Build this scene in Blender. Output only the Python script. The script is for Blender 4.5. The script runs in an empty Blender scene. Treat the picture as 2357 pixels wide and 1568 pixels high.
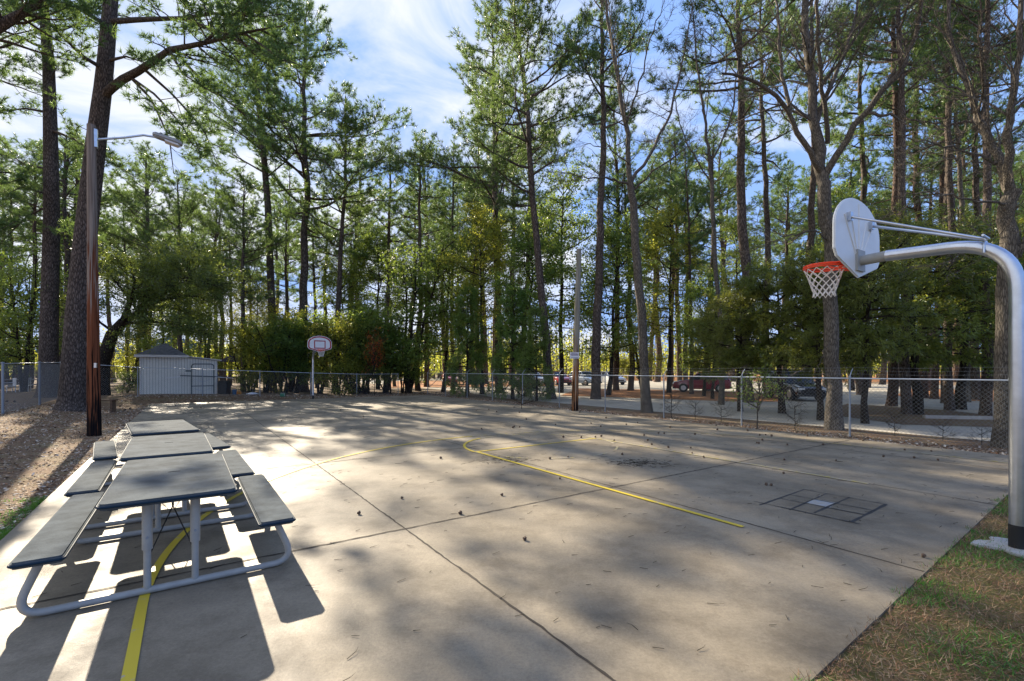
import bpy, bmesh, math, random
import numpy as np
from mathutils import Vector, Matrix, Euler

S = bpy.context.scene
COL = S.collection
R = math.radians

# ------------------------------------------------------------------ camera, sky, sun, exposure
CX, HY, F, H = 1178.5, 852.0, 1088.0, 1.8        # calibrated from the court lines (photo scaled to 2357 px)
cam_d = bpy.data.cameras.new('camera'); cam = bpy.data.objects.new('camera', cam_d); COL.objects.link(cam)
cam.location = (0, 0, H); cam.rotation_euler = (R(90), 0, 0)
cam_d.sensor_width = 36; cam_d.lens = F / 2357 * 36; cam_d.shift_y = (HY - 784) / 2357
cam_d.clip_start = .05; cam_d.clip_end = 2000
S.camera = cam
SUN_AZ, SUN_EL = -37.5, 27.5
sx, sy, sz = math.sin(R(SUN_AZ)) * math.cos(R(SUN_EL)), math.cos(R(SUN_AZ)) * math.cos(R(SUN_EL)), math.sin(R(SUN_EL))
w = bpy.data.worlds.new('World'); S.world = w; w.use_nodes = True
wn = w.node_tree; wn.nodes.clear()
def N(nt, t, **k):
    n = nt.nodes.new(t)
    for a, b in k.items():
        if a.startswith('i_'): n.inputs[a[2:].replace('_', ' ')].default_value = b
        else: setattr(n, a, b)
    return n
sky = N(wn, 'ShaderNodeTexSky'); sky.sky_type = 'NISHITA'; sky.sun_disc = False
sky.sun_elevation = R(SUN_EL); sky.sun_rotation = R(SUN_AZ); sky.air_density = 1.0; sky.dust_density = 0.6; sky.ozone_density = 2.5
tc = N(wn, 'ShaderNodeTexCoord')
mp = N(wn, 'ShaderNodeMapping'); mp.inputs['Scale'].default_value = (1.3, 1.3, 2.6); mp.inputs['Location'].default_value = (.35, .1, .2)
nz = N(wn, 'ShaderNodeTexNoise'); nz.inputs['Scale'].default_value = 3.0; nz.inputs['Detail'].default_value = 8; nz.inputs['Roughness'].default_value = .58
nz.inputs['Distortion'].default_value = .6
sep = N(wn, 'ShaderNodeSeparateXYZ')
wn.links.new(tc.outputs['Generated'], mp.inputs[0]); wn.links.new(mp.outputs[0], nz.inputs['Vector']); wn.links.new(tc.outputs['Generated'], sep.inputs[0])
bias = N(wn, 'ShaderNodeMath', operation='MULTIPLY_ADD'); bias.inputs[1].default_value = -.20; bias.inputs[2].default_value = -.03
wn.links.new(sep.outputs['X'], bias.inputs[0])
addn = N(wn, 'ShaderNodeMath', operation='ADD'); wn.links.new(nz.outputs['Fac'], addn.inputs[0]); wn.links.new(bias.outputs[0], addn.inputs[1])
rmp = N(wn, 'ShaderNodeValToRGB'); rmp.color_ramp.elements[0].position = .40; rmp.color_ramp.elements[1].position = .64
wn.links.new(addn.outputs[0], rmp.inputs[0])
mx = N(wn, 'ShaderNodeMixRGB'); mx.inputs[2].default_value = (3.9, 4.15, 4.55, 1)
sat = N(wn, 'ShaderNodeMixRGB', blend_type='MULTIPLY'); sat.inputs[0].default_value = 1; sat.inputs[2].default_value = (1.15, 1.12, 1.35, 1)
wn.links.new(sky.outputs[0], sat.inputs[1]); wn.links.new(sat.outputs[0], mx.inputs[1])
wn.links.new(rmp.outputs[0], mx.inputs[0])
bg = N(wn, 'ShaderNodeBackground'); bg.inputs[1].default_value = .08
wo = N(wn, 'ShaderNodeOutputWorld')
cap = N(wn, 'ShaderNodeMixRGB', blend_type='DARKEN'); cap.inputs[0].default_value = 1
capc = N(wn, 'ShaderNodeMixRGB'); capc.inputs[1].default_value = (1.15, 1.9, 3.7, 1); capc.inputs[2].default_value = (3.15, 3.3, 3.65, 1)
rm2 = N(wn, 'ShaderNodeValToRGB'); rm2.color_ramp.elements[0].position = .38; rm2.color_ramp.elements[1].position = .62
wn.links.new(addn.outputs[0], rm2.inputs[0]); wn.links.new(rm2.outputs[0], capc.inputs[0]); wn.links.new(capc.outputs[0], cap.inputs[2])
wn.links.new(mx.outputs[0], cap.inputs[1]); wn.links.new(cap.outputs[0], bg.inputs[0]); wn.links.new(bg.outputs[0], wo.inputs[0])
sun_d = bpy.data.lights.new('sun', 'SUN'); sun_d.energy = 3.7; sun_d.angle = R(.55); sun_d.color = (1, .87, .68)
sun = bpy.data.objects.new('sun', sun_d); COL.objects.link(sun)
sun.rotation_euler = Vector((sx, sy, sz)).to_track_quat('Z', 'Y').to_euler(); sun.location = (-20, 25, 20)
S.view_settings.view_transform = 'Standard'; S.view_settings.look = 'None'; S.view_settings.gamma = 1
S.view_settings.exposure = 1.95
S.cycles.max_bounces = 6; S.cycles.diffuse_bounces = 3; S.cycles.glossy_bounces = 3; S.cycles.transmission_bounces = 4
S.cycles.sample_clamp_indirect = 4

# ------------------------------------------------------------------ coordinates
U = (-.567, .8237); V = (.8237, .567)            # court length axis, court width axis
def W(u, v, z=0.0): return Vector((u * U[0] + v * V[0], u * U[1] + v * V[1], z))
def uv(x, y): return x * U[0] + y * U[1], x * V[0] + y * V[1]
def sm(t): t = min(1, max(0, t)); return t * t * (3 - 2 * t)
def terr(x, y):
    u, v = uv(x, y)
    left = .34 * sm((-1.95 - v) / 4.5)
    back = .33 * sm((u - 31.9) / 2.2) * min(1, max(0, (9 - v) / 10))
    return -.045 + max(left, back)
def P(px, py, z=0.0):
    D = F * (H - z) / (py - HY); return Vector(((px - CX) * D / F, D, z))
def PD(px, py, D): return Vector(((px - CX) * D / F, D, H - (py - HY) * D / F))
def GD(px, D):
    x = (px - CX) * D / F; return Vector((x, D, terr(x, D)))
CU0, CU1, CV0, CV1 = 1.376, 31.5, -1.62, 14.3

# ------------------------------------------------------------------ object helpers
def tag(o, label=None, cat=None, group=None, kind=None):
    if label: o['label'] = label
    if cat: o['category'] = cat
    if group: o['group'] = group
    if kind: o['kind'] = kind
    return o
def empty(name, loc, label, cat, group=None, rz=0.0):
    o = bpy.data.objects.new(name, None); COL.objects.link(o); o.location = loc; o.rotation_euler = (0, 0, rz)
    o.empty_display_size = .3
    return tag(o, label, cat, group)
def link(name, me, mat, parent=None, loc=None):
    o = bpy.data.objects.new(name, me); COL.objects.link(o)
    if mat is not None and not me.materials: me.materials.append(mat)
    if parent: o.parent = parent
    if loc is not None: o.location = loc
    return o
def copy_tree(o, parent=None):
    c = o.copy(); COL.objects.link(c); c.parent = parent
    for ch in o.children: copy_tree(ch, c)
    return c

class Geo:
    """collects triangles and turns them into one mesh"""
    def __init__(s): s.v = []; s.t = []; s.n = 0; s.sm = []
    def add(s, v, t, smooth=False):
        v = np.asarray(v, float).reshape(-1, 3); t = np.asarray(t, int).reshape(-1, 3)
        s.v.append(v); s.t.append(t + s.n); s.n += len(v); s.sm.append(np.full(len(t), smooth))
    def tube(s, pts, rad, k=6, cap=False):
        pts = np.asarray(pts, float); n = len(pts)
        rad = np.full(n, rad) if np.isscalar(rad) else np.asarray(rad, float)
        tg = np.gradient(pts, axis=0); tg /= np.linalg.norm(tg, axis=1)[:, None] + 1e-9
        a = np.array([0, 0, 1.0]) if abs(tg[0][2]) < .9 else np.array([1.0, 0, 0])
        nr = np.cross(tg[0], a); nr /= np.linalg.norm(nr); ring = []
        th = np.arange(k) * 2 * math.pi / k
        for i in range(n):
            nr = nr - tg[i] * nr.dot(tg[i]); nr /= np.linalg.norm(nr) + 1e-9
            b = np.cross(tg[i], nr)
            ring.append(pts[i] + rad[i] * (np.cos(th)[:, None] * nr + np.sin(th)[:, None] * b))
        v = np.concatenate(ring); i = np.arange(n - 1)[:, None] * k; j = np.arange(k)[None]; j2 = (j + 1) % k
        q = np.stack([i + j, i + j2, i + k + j2, i + k + j], -1).reshape(-1, 4)
        t = np.concatenate([q[:, [0, 1, 2]], q[:, [0, 2, 3]]])
        s.add(v, t, True)
        if cap:
            for r0, p, fl in ((0, pts[0], 1), ((n - 1) * k, pts[-1], 0)):
                vv = np.concatenate([v[r0:r0 + k], p[None]])
                tt = [(k, a_, (a_ + 1) % k) if not fl else (k, (a_ + 1) % k, a_) for a_ in range(k)]
                s.add(vv, tt)
    def prisms(s, A, B, ra, rb, k=3):
        A = np.asarray(A, float); B = np.asarray(B, float); m = len(A)
        if m == 0: return
        ra = np.broadcast_to(ra, m); rb = np.broadcast_to(rb, m)
        d = B - A; d /= np.linalg.norm(d, axis=1)[:, None] + 1e-9
        a = np.where(np.abs(d[:, 2:3]) < .9, np.array([[0, 0, 1.0]]), np.array([[1.0, 0, 0]]))
        n1 = np.cross(d, a); n1 /= np.linalg.norm(n1, axis=1)[:, None]; n2 = np.cross(d, n1)
        th = np.arange(k) * 2 * math.pi / k
        ring = np.cos(th)[None, :, None] * n1[:, None] + np.sin(th)[None, :, None] * n2[:, None]
        v = np.concatenate([A[:, None] + ring * ra[:, None, None], B[:, None] + ring * rb[:, None, None]], 1)
        base = np.arange(m)[:, None, None] * 2 * k
        j = np.arange(k); j2 = (j + 1) % k
        f = np.concatenate([np.stack([j, j2, k + j2], -1), np.stack([j, k + j2, k + j], -1)])[None]
        s.add(v.reshape(-1, 3), (base + f).reshape(-1, 3), True)
    def blades(s, p, d, L, wd, rng):
        m = len(p)
        d = d / (np.linalg.norm(d, axis=1)[:, None] + 1e-9)
        sd = np.cross(d, rng.normal(size=(m, 3))); sd /= np.linalg.norm(sd, axis=1)[:, None] + 1e-9
        wd = np.broadcast_to(wd, m)[:, None]; L = np.broadcast_to(L, m)[:, None]
        v = np.stack([p - sd * wd * .5, p + sd * wd * .5, p + d * L + sd * wd * .12], 1).reshape(-1, 3)
        s.add(v, np.arange(m * 3).reshape(-1, 3))
    def leaves(s, p, L, rng, asp=.5, flat=0.0):
        m = len(p); L = np.broadcast_to(L, m)[:, None]
        a = rng.normal(size=(m, 3)); a[:, 2] *= (1 - flat); a /= np.linalg.norm(a, axis=1)[:, None] + 1e-9
        b = np.cross(a, rng.normal(size=(m, 3)) + np.array([0, 0, flat * 3.0])); b /= np.linalg.norm(b, axis=1)[:, None] + 1e-9
        c = np.cross(a, b) * L * .08
        v = np.stack([p, p + a * L * .45 + b * L * asp * .5 + c, p + a * L, p + a * L * .45 - b * L * asp * .5 + c], 1).reshape(-1, 3)
        i = np.arange(m)[:, None] * 4
        s.add(v, np.concatenate([i + [0, 1, 2], i + [0, 2, 3]]))
    def mesh(s, name):
        v = np.concatenate(s.v); t = np.concatenate(s.t); smo = np.concatenate(s.sm)
        me = bpy.data.meshes.new(name)
        me.vertices.add(len(v)); me.vertices.foreach_set('co', v.astype(np.float32).ravel())
        me.loops.add(len(t) * 3); me.loops.foreach_set('vertex_index', t.astype(np.int32).ravel())
        me.polygons.add(len(t)); me.polygons.foreach_set('loop_start', (np.arange(len(t)) * 3).astype(np.int32))
        me.polygons.foreach_set('loop_total', np.full(len(t), 3, np.int32))
        me.polygons.foreach_set('use_smooth', smo)
        me.update(); return me

class BM:
    """boxes, prisms and tubes for built things; one mesh per part"""
    def __init__(s): s.b = bmesh.new()
    def box(s, c, d, rz=0.0, M=None, bev=0.0, seg=2):
        r = bmesh.ops.create_cube(s.b, size=1)['verts']
        bmesh.ops.scale(s.b, vec=d, verts=r)
        if bev:
            es = {e for v_ in r for e in v_.link_edges}
            rr = bmesh.ops.bevel(s.b, geom=list(es), offset=bev, segments=seg, affect='EDGES', profile=.5)
            r = list({v_ for f in rr['faces'] for v_ in f.verts} | {v_ for v_ in r if v_.is_valid})
        bmesh.ops.transform(s.b, matrix=Matrix.Translation(c) @ (M if M is not None else Matrix.Rotation(rz, 4, 'Z')), verts=r)
        return s
    def poly(s, pts, th, M=None, bev=0.0):
        """extrude an xy outline by th along z"""
        vs = [s.b.verts.new((p[0], p[1], 0)) for p in pts]; f = s.b.faces.new(vs)
        r = bmesh.ops.extrude_face_region(s.b, geom=[f]); nv = [g for g in r['geom'] if isinstance(g, bmesh.types.BMVert)]
        bmesh.ops.translate(s.b, vec=(0, 0, th), verts=nv)
        allv = vs + nv
        if bev:
            es = [e for e in {e for v_ in allv for e in v_.link_edges} if abs(e.verts[0].co.z - e.verts[1].co.z) < 1e-6]
            rr = bmesh.ops.bevel(s.b, geom=es, offset=bev, segments=2, affect='EDGES')
            allv = list({v_ for f_ in rr['faces'] for v_ in f_.verts} | {v_ for v_ in allv if v_.is_valid})
        if M is not None: bmesh.ops.transform(s.b, matrix=M, verts=allv)
        return s
    def faces(s, vs, fs):
        bv = [s.b.verts.new(v_) for v_ in vs]
        for f in fs: s.b.faces.new([bv[i] for i in f])
        return s
    def tube(s, pts, r, k=10):
        g = Geo(); g.tube(pts, r, k, cap=True)
        v = np.concatenate(g.v); t = np.concatenate(g.t); smo = np.concatenate(g.sm)
        bv = [s.b.verts.new(x) for x in v]
        for tt, q in zip(t, smo):
            f = s.b.faces.new([bv[i] for i in tt]); f.smooth = bool(q)
        return s
    def out(s, name, mat, parent=None, loc=None, smooth=False):
        bmesh.ops.recalc_face_normals(s.b, faces=s.b.faces)
        me = bpy.data.meshes.new(name); s.b.to_mesh(me); s.b.free()
        if smooth:
            for p in me.polygons: p.use_smooth = True
        me.materials.append(mat)
        o = bpy.data.objects.new(name, me); COL.objects.link(o)
        if parent: o.parent = parent
        if loc is not None: o.location = loc
        return o
def arc_pts(pts, r, n=6):
    """round the corners of a polyline"""
    pts = [Vector(p) for p in pts]; out = [pts[0]]
    for a, b, c in zip(pts, pts[1:], pts[2:]):
        d1 = (a - b).normalized(); d2 = (c - b).normalized(); rr = min(r, (a - b).length * .49, (c - b).length * .49)
        s_, e_ = b + d1 * rr, b + d2 * rr
        for i in range(n + 1):
            t = i / n; out.append(s_ * (1 - t) ** 2 + b * 2 * t * (1 - t) + e_ * t * t)
    out.append(pts[-1]); return [tuple(p) for p in out]

# ------------------------------------------------------------------ materials
def mat(name, col, rough=.7, metal=0.0, bump=0.0, bscale=20.0, var=0.0, vscale=3.0, col2=None, spec=None, coat=0.0):
    m = bpy.data.materials.new(name); m.use_nodes = True; nt = m.node_tree; b = nt.nodes['Principled BSDF']
    b.inputs['Roughness'].default_value = rough; b.inputs['Metallic'].default_value = metal
    b.inputs['Base Color'].default_value = (*col, 1)
    if spec is not None: b.inputs['Specular IOR Level'].default_value = spec
    if coat: b.inputs['Coat Weight'].default_value = coat; b.inputs['Coat Roughness'].default_value = .08
    t = N(nt, 'ShaderNodeTexCoord')
    if var or col2:
        n = N(nt, 'ShaderNodeTexNoise'); n.inputs['Scale'].default_value = vscale; n.inputs['Detail'].default_value = 6; n.inputs['Roughness'].default_value = .6
        nt.links.new(t.outputs['Object'], n.inputs['Vector'])
        r = N(nt, 'ShaderNodeValToRGB'); r.color_ramp.elements[0].position = .35; r.color_ramp.elements[1].position = .65
        c2 = col2 or tuple(c * (1 - var) for c in col)
        r.color_ramp.elements[0].color = (*c2, 1); r.color_ramp.elements[1].color = (*col, 1)
        nt.links.new(n.outputs['Fac'], r.inputs[0]); nt.links.new(r.outputs[0], b.inputs['Base Color'])
    if bump:
        n2 = N(nt, 'ShaderNodeTexNoise'); n2.inputs['Scale'].default_value = bscale; n2.inputs['Detail'].default_value = 5
        nt.links.new(t.outputs['Object'], n2.inputs['Vector'])
        bp = N(nt, 'ShaderNodeBump'); bp.inputs['Strength'].default_value = bump; bp.inputs['Distance'].default_value = .02
        nt.links.new(n2.outputs['Fac'], bp.inputs['Height']); nt.links.new(bp.outputs[0], b.inputs['Normal'])
    return m

def foliage(name, c1, c2, trans=.45, tcol=(.30, .42, .05)):
    m = bpy.data.materials.new(name); m.use_nodes = True; nt = m.node_tree; b = nt.nodes['Principled BSDF']; o = nt.nodes['Material Output']
    b.inputs['Roughness'].default_value = .42; b.inputs['Specular IOR Level'].default_value = .5
    g = N(nt, 'ShaderNodeNewGeometry'); oi = N(nt, 'ShaderNodeObjectInfo')
    r = N(nt, 'ShaderNodeValToRGB'); e = r.color_ramp.elements
    e[0].color = (*c1, 1); e[1].color = (*c2, 1); e[0].position = .1; e[1].position = .95
    nt.links.new(g.outputs['Random Per Island'], r.inputs[0])
    hs = N(nt, 'ShaderNodeHueSaturation'); mm = N(nt, 'ShaderNodeMapRange'); mm.inputs[3].default_value = .475; mm.inputs[4].default_value = .525
    nt.links.new(oi.outputs['Random'], mm.inputs[0]); nt.links.new(mm.outputs[0], hs.inputs['Hue']); nt.links.new(r.outputs[0], hs.inputs['Color'])
    nt.links.new(hs.outputs[0], b.inputs['Base Color'])
    tr = N(nt, 'ShaderNodeBsdfTranslucent'); mc = N(nt, 'ShaderNodeMixRGB'); mc.inputs[0].default_value = .6; mc.inputs[2].default_value = (*tcol, 1)
    nt.links.new(hs.outputs[0], mc.inputs[1]); nt.links.new(mc.outputs[0], tr.inputs[0])
    ms = N(nt, 'ShaderNodeMixShader'); ms.inputs[0].default_value = trans
    nt.links.new(b.outputs[0], ms.inputs[1]); nt.links.new(tr.outputs[0], ms.inputs[2]); nt.links.new(ms.outputs[0], o.inputs[0])
    return m

def bark(name, c1, c2, sc=(9, 9, 2.2), bump=.9):
    m = bpy.data.materials.new(name); m.use_nodes = True; nt = m.node_tree; b = nt.nodes['Principled BSDF']
    b.inputs['Roughness'].default_value = .9; b.inputs['Specular IOR Level'].default_value = .2
    t = N(nt, 'ShaderNodeTexCoord'); mp_ = N(nt, 'ShaderNodeMapping'); mp_.inputs['Scale'].default_value = sc
    nt.links.new(t.outputs['Object'], mp_.inputs[0])
    nzz = N(nt, 'ShaderNodeTexNoise'); nzz.inputs['Scale'].default_value = 1.5; nzz.inputs['Detail'].default_value = 4
    nt.links.new(mp_.outputs[0], nzz.inputs['Vector'])
    ad = N(nt, 'ShaderNodeMixRGB', blend_type='LINEAR_LIGHT'); ad.inputs[0].default_value = .35
    nt.links.new(mp_.outputs[0], ad.inputs[1]); nt.links.new(nzz.outputs['Color'], ad.inputs[2])
    vo = N(nt, 'ShaderNodeTexVoronoi'); vo.feature = 'DISTANCE_TO_EDGE'; vo.inputs['Scale'].default_value = 1.0
    nt.links.new(ad.outputs[0], vo.inputs['Vector'])
    r = N(nt, 'ShaderNodeValToRGB'); e = r.color_ramp.elements; e[0].color = (*[c * .35 for c in c1], 1); e[1].color = (*c2, 1); e[0].position = 0; e[1].position = .35
    x = e.new(.12); x.color = (*c1, 1)
    nt.links.new(vo.outputs['Distance'], r.inputs[0])
    n3 = N(nt, 'ShaderNodeTexNoise'); n3.inputs['Scale'].default_value = .7; n3.inputs['Detail'].default_value = 3
    nt.links.new(t.outputs['Object'], n3.inputs['Vector'])
    mm = N(nt, 'ShaderNodeMixRGB', blend_type='MULTIPLY'); mm.inputs[0].default_value = .6
    nt.links.new(r.outputs[0], mm.inputs[1]); nt.links.new(n3.outputs['Fac'], mm.inputs[2])
    g2 = N(nt, 'ShaderNodeBrightContrast'); g2.inputs[1].default_value = .0
    nt.links.new(mm.outputs[0], g2.inputs[0]); nt.links.new(g2.outputs[0], b.inputs['Base Color'])
    bp = N(nt, 'ShaderNodeBump'); bp.inputs['Strength'].default_value = bump; bp.inputs['Distance'].default_value = .04
    nt.links.new(vo.outputs['Distance'], bp.inputs['Height']); nt.links.new(bp.outputs[0], b.inputs['Normal'])
    return m

def ground_mat(name, cols, scale=1.2, fine=35, bump=.6, dist=.03):
    """noise-blended litter; cols = list of (position, colour)"""
    m = bpy.data.materials.new(name); m.use_nodes = True; nt = m.node_tree; b = nt.nodes['Principled BSDF']
    b.inputs['Roughness'].default_value = .95; b.inputs['Specular IOR Level'].default_value = .15
    t = N(nt, 'ShaderNodeTexCoord')
    n1 = N(nt, 'ShaderNodeTexNoise'); n1.inputs['Scale'].default_value = scale; n1.inputs['Detail'].default_value = 8; n1.inputs['Roughness'].default_value = .7
    n2 = N(nt, 'ShaderNodeTexNoise'); n2.inputs['Scale'].default_value = fine; n2.inputs['Detail'].default_value = 6; n2.inputs['Roughness'].default_value = .75
    for n in (n1, n2): nt.links.new(t.outputs['Object'], n.inputs['Vector'])
    md = N(nt, 'ShaderNodeMixRGB'); md.inputs[0].default_value = .5
    nt.links.new(n1.outputs['Fac'], md.inputs[1]); nt.links.new(n2.outputs['Fac'], md.inputs[2])
    r = N(nt, 'ShaderNodeValToRGB'); e = r.color_ramp.elements
    e[0].position, e[0].color = cols[0][0], (*cols[0][1], 1); e[1].position, e[1].color = cols[-1][0], (*cols[-1][1], 1)
    for p_, c in cols[1:-1]: x = e.new(p_); x.color = (*c, 1)
    nt.links.new(md.outputs[0], r.inputs[0]); nt.links.new(r.outputs[0], b.inputs['Base Color'])
    bp = N(nt, 'ShaderNodeBump'); bp.inputs['Strength'].default_value = bump; bp.inputs['Distance'].default_value = dist
    nt.links.new(n2.outputs['Fac'], bp.inputs['Height']); nt.links.new(bp.outputs[0], b.inputs['Normal'])
    return m

def concrete_mat():
    m = bpy.data.materials.new('court_concrete'); m.use_nodes = True; nt = m.node_tree; b = nt.nodes['Principled BSDF']
    b.inputs['Specular IOR Level'].default_value = .3
    t = N(nt, 'ShaderNodeTexCoord')
    def noise(sc, det=6, rg=.6, off=0.0):
        n = N(nt, 'ShaderNodeTexNoise'); n.inputs['Scale'].default_value = sc; n.inputs['Detail'].default_value = det; n.inputs['Roughness'].default_value = rg
        mp_ = N(nt, 'ShaderNodeMapping'); mp_.inputs['Location'].default_value = (off, off * .7, 0)
        nt.links.new(t.outputs['Object'], mp_.inputs[0]); nt.links.new(mp_.outputs[0], n.inputs['Vector']); return n
    def ramp(src, a, ca, b_, cb):
        r = N(nt, 'ShaderNodeValToRGB'); e = r.color_ramp.elements
        e[0].position, e[0].color, e[1].position, e[1].color = a, (*ca, 1), b_, (*cb, 1); nt.links.new(src, r.inputs[0]); return r
    a = ramp(noise(.55, 9, .68).outputs['Fac'], .38, (.17, .145, .106), .62, (.295, .253, .187))
    st = ramp(noise(1.5, 10, .78, 5).outputs['Fac'], .36, (.60, .58, .56), .52, (1, 1, 1))
    bl = ramp(noise(3.1, 6, .7, 9).outputs['Fac'], .58, (1, 1, 1), .75, (1.14, 1.13, 1.12))
    sp = ramp(noise(38, 8, .9).outputs['Fac'], .36, (.66, .66, .67), .60, (1.12, 1.12, 1.1))
    dk = ramp(noise(9, 5, .85, 3).outputs['Fac'], .30, (.42, .40, .38), .37, (1, 1, 1))
    cur = a.outputs[0]
    for x, f in ((st, .7), (bl, 1), (sp, .8), (dk, .6)):
        mm = N(nt, 'ShaderNodeMixRGB', blend_type='MULTIPLY'); mm.inputs[0].default_value = f
        nt.links.new(cur, mm.inputs[1]); nt.links.new(x.outputs[0], mm.inputs[2]); cur = mm.outputs[0]
    nt.links.new(cur, b.inputs['Base Color'])
    rr = ramp(noise(2, 5, .6, 2).outputs['Fac'], .3, (.5, .5, .5), .7, (.75, .75, .75)); nt.links.new(rr.outputs[0], b.inputs['Roughness'])
    bp = N(nt, 'ShaderNodeBump'); bp.inputs['Strength'].default_value = .25; bp.inputs['Distance'].default_value = .01
    nt.links.new(noise(45, 6, .7).outputs['Fac'], bp.inputs['Height']); nt.links.new(bp.outputs[0], b.inputs['Normal'])
    return m

def worn_paint(name, col, under=(.36, .33, .28), lo=.36, hi=.42, rough=.55):
    m = bpy.data.materials.new(name); m.use_nodes = True; nt = m.node_tree; b = nt.nodes['Principled BSDF']; b.inputs['Roughness'].default_value = rough
    t = N(nt, 'ShaderNodeTexCoord'); n = N(nt, 'ShaderNodeTexNoise'); n.inputs['Scale'].default_value = 9; n.inputs['Detail'].default_value = 8; n.inputs['Roughness'].default_value = .75
    nt.links.new(t.outputs['Object'], n.inputs['Vector'])
    r = N(nt, 'ShaderNodeValToRGB'); e = r.color_ramp.elements; e[0].position = lo; e[0].color = (*under, 1); e[1].position = hi; e[1].color = (*col, 1)
    nt.links.new(n.outputs['Fac'], r.inputs[0]); nt.links.new(r.outputs[0], b.inputs['Base Color']); return m

def siding_mat():
    m = bpy.data.materials.new('painted_siding'); m.use_nodes = True; nt = m.node_tree; b = nt.nodes['Principled BSDF']; b.inputs['Roughness'].default_value = .7
    t = N(nt, 'ShaderNodeTexCoord'); wv = N(nt, 'ShaderNodeTexWave'); wv.bands_direction = 'X'; wv.inputs['Scale'].default_value = 2.1; wv.inputs['Distortion'].default_value = .15
    nt.links.new(t.outputs['Object'], wv.inputs['Vector'])
    r = N(nt, 'ShaderNodeValToRGB'); e = r.color_ramp.elements; e[0].position = .02; e[0].color = (.45, .45, .40, 1); e[1].position = .12; e[1].color = (.84, .83, .75, 1)
    nt.links.new(wv.outputs['Color'], r.inputs[0])
    n = N(nt, 'ShaderNodeTexNoise'); n.inputs['Scale'].default_value = 2.5; n.inputs['Detail'].default_value = 6; nt.links.new(t.outputs['Object'], n.inputs['Vector'])
    mm = N(nt, 'ShaderNodeMixRGB', blend_type='MULTIPLY'); mm.inputs[0].default_value = .2
    nt.links.new(r.outputs[0], mm.inputs[1]); nt.links.new(n.outputs['Fac'], mm.inputs[2]); nt.links.new(mm.outputs[0], b.inputs['Base Color'])
    bp = N(nt, 'ShaderNodeBump'); bp.inputs['Strength'].default_value = .6; bp.inputs['Distance'].default_value = .02
    nt.links.new(r.outputs[0], bp.inputs['Height']); nt.links.new(bp.outputs[0], b.inputs['Normal']); return m

def pole_wood(name, low, high, z0, z1):
    """weathered pole, darker treated butt below z0, grey above z1 (streaky boundary)"""
    m = bpy.data.materials.new(name); m.use_nodes = True; nt = m.node_tree; b = nt.nodes['Principled BSDF']; b.inputs['Roughness'].default_value = .95; b.inputs['Specular IOR Level'].default_value = .08
    t = N(nt, 'ShaderNodeTexCoord'); mp_ = N(nt, 'ShaderNodeMapping'); mp_.inputs['Scale'].default_value = (22, 22, .6); nt.links.new(t.outputs['Object'], mp_.inputs[0])
    n = N(nt, 'ShaderNodeTexNoise'); n.inputs['Scale'].default_value = 1.2; n.inputs['Detail'].default_value = 6; nt.links.new(mp_.outputs[0], n.inputs['Vector'])
    sp = N(nt, 'ShaderNodeSeparateXYZ'); nt.links.new(t.outputs['Object'], sp.inputs[0])
    ad = N(nt, 'ShaderNodeMath', operation='MULTIPLY_ADD'); ad.inputs[1].default_value = 11.0; nt.links.new(n.outputs['Fac'], ad.inputs[0]); nt.links.new(sp.outputs['Z'], ad.inputs[2])
    mr = N(nt, 'ShaderNodeMapRange'); mr.inputs[1].default_value = 5.5; mr.inputs[2].default_value = 5.5 + 9; nt.links.new(ad.outputs[0], mr.inputs[0])
    r = N(nt, 'ShaderNodeValToRGB'); e = r.color_ramp.elements
    e[0].position = 0; e[0].color = (.012, .01, .012, 1); e[1].position = 1; e[1].color = (*high, 1)
    for p_, c in ((z0 / 9, (.03, .018, .012)), (z0 / 9 + .06, low), (z1 / 9, low), (z1 / 9 + .1, high)): x = e.new(p_); x.color = (*c, 1)
    nt.links.new(mr.outputs[0], r.inputs[0])
    r2 = N(nt, 'ShaderNodeValToRGB'); r2.color_ramp.elements[0].position = .35; r2.color_ramp.elements[0].color = (.45, .42, .4, 1); r2.color_ramp.elements[1].position = .6
    nt.links.new(n.outputs['Fac'], r2.inputs[0])
    mm = N(nt, 'ShaderNodeMixRGB', blend_type='MULTIPLY'); mm.inputs[0].default_value = .85; nt.links.new(r.outputs[0], mm.inputs[1]); nt.links.new(r2.outputs[0], mm.inputs[2])
    nt.links.new(mm.outputs[0], b.inputs['Base Color'])
    bp = N(nt, 'ShaderNodeBump'); bp.inputs['Strength'].default_value = .5; bp.inputs['Distance'].default_value = .02
    nt.links.new(n.outputs['Fac'], bp.inputs['Height']); nt.links.new(bp.outputs[0], b.inputs['Normal']); return m

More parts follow.
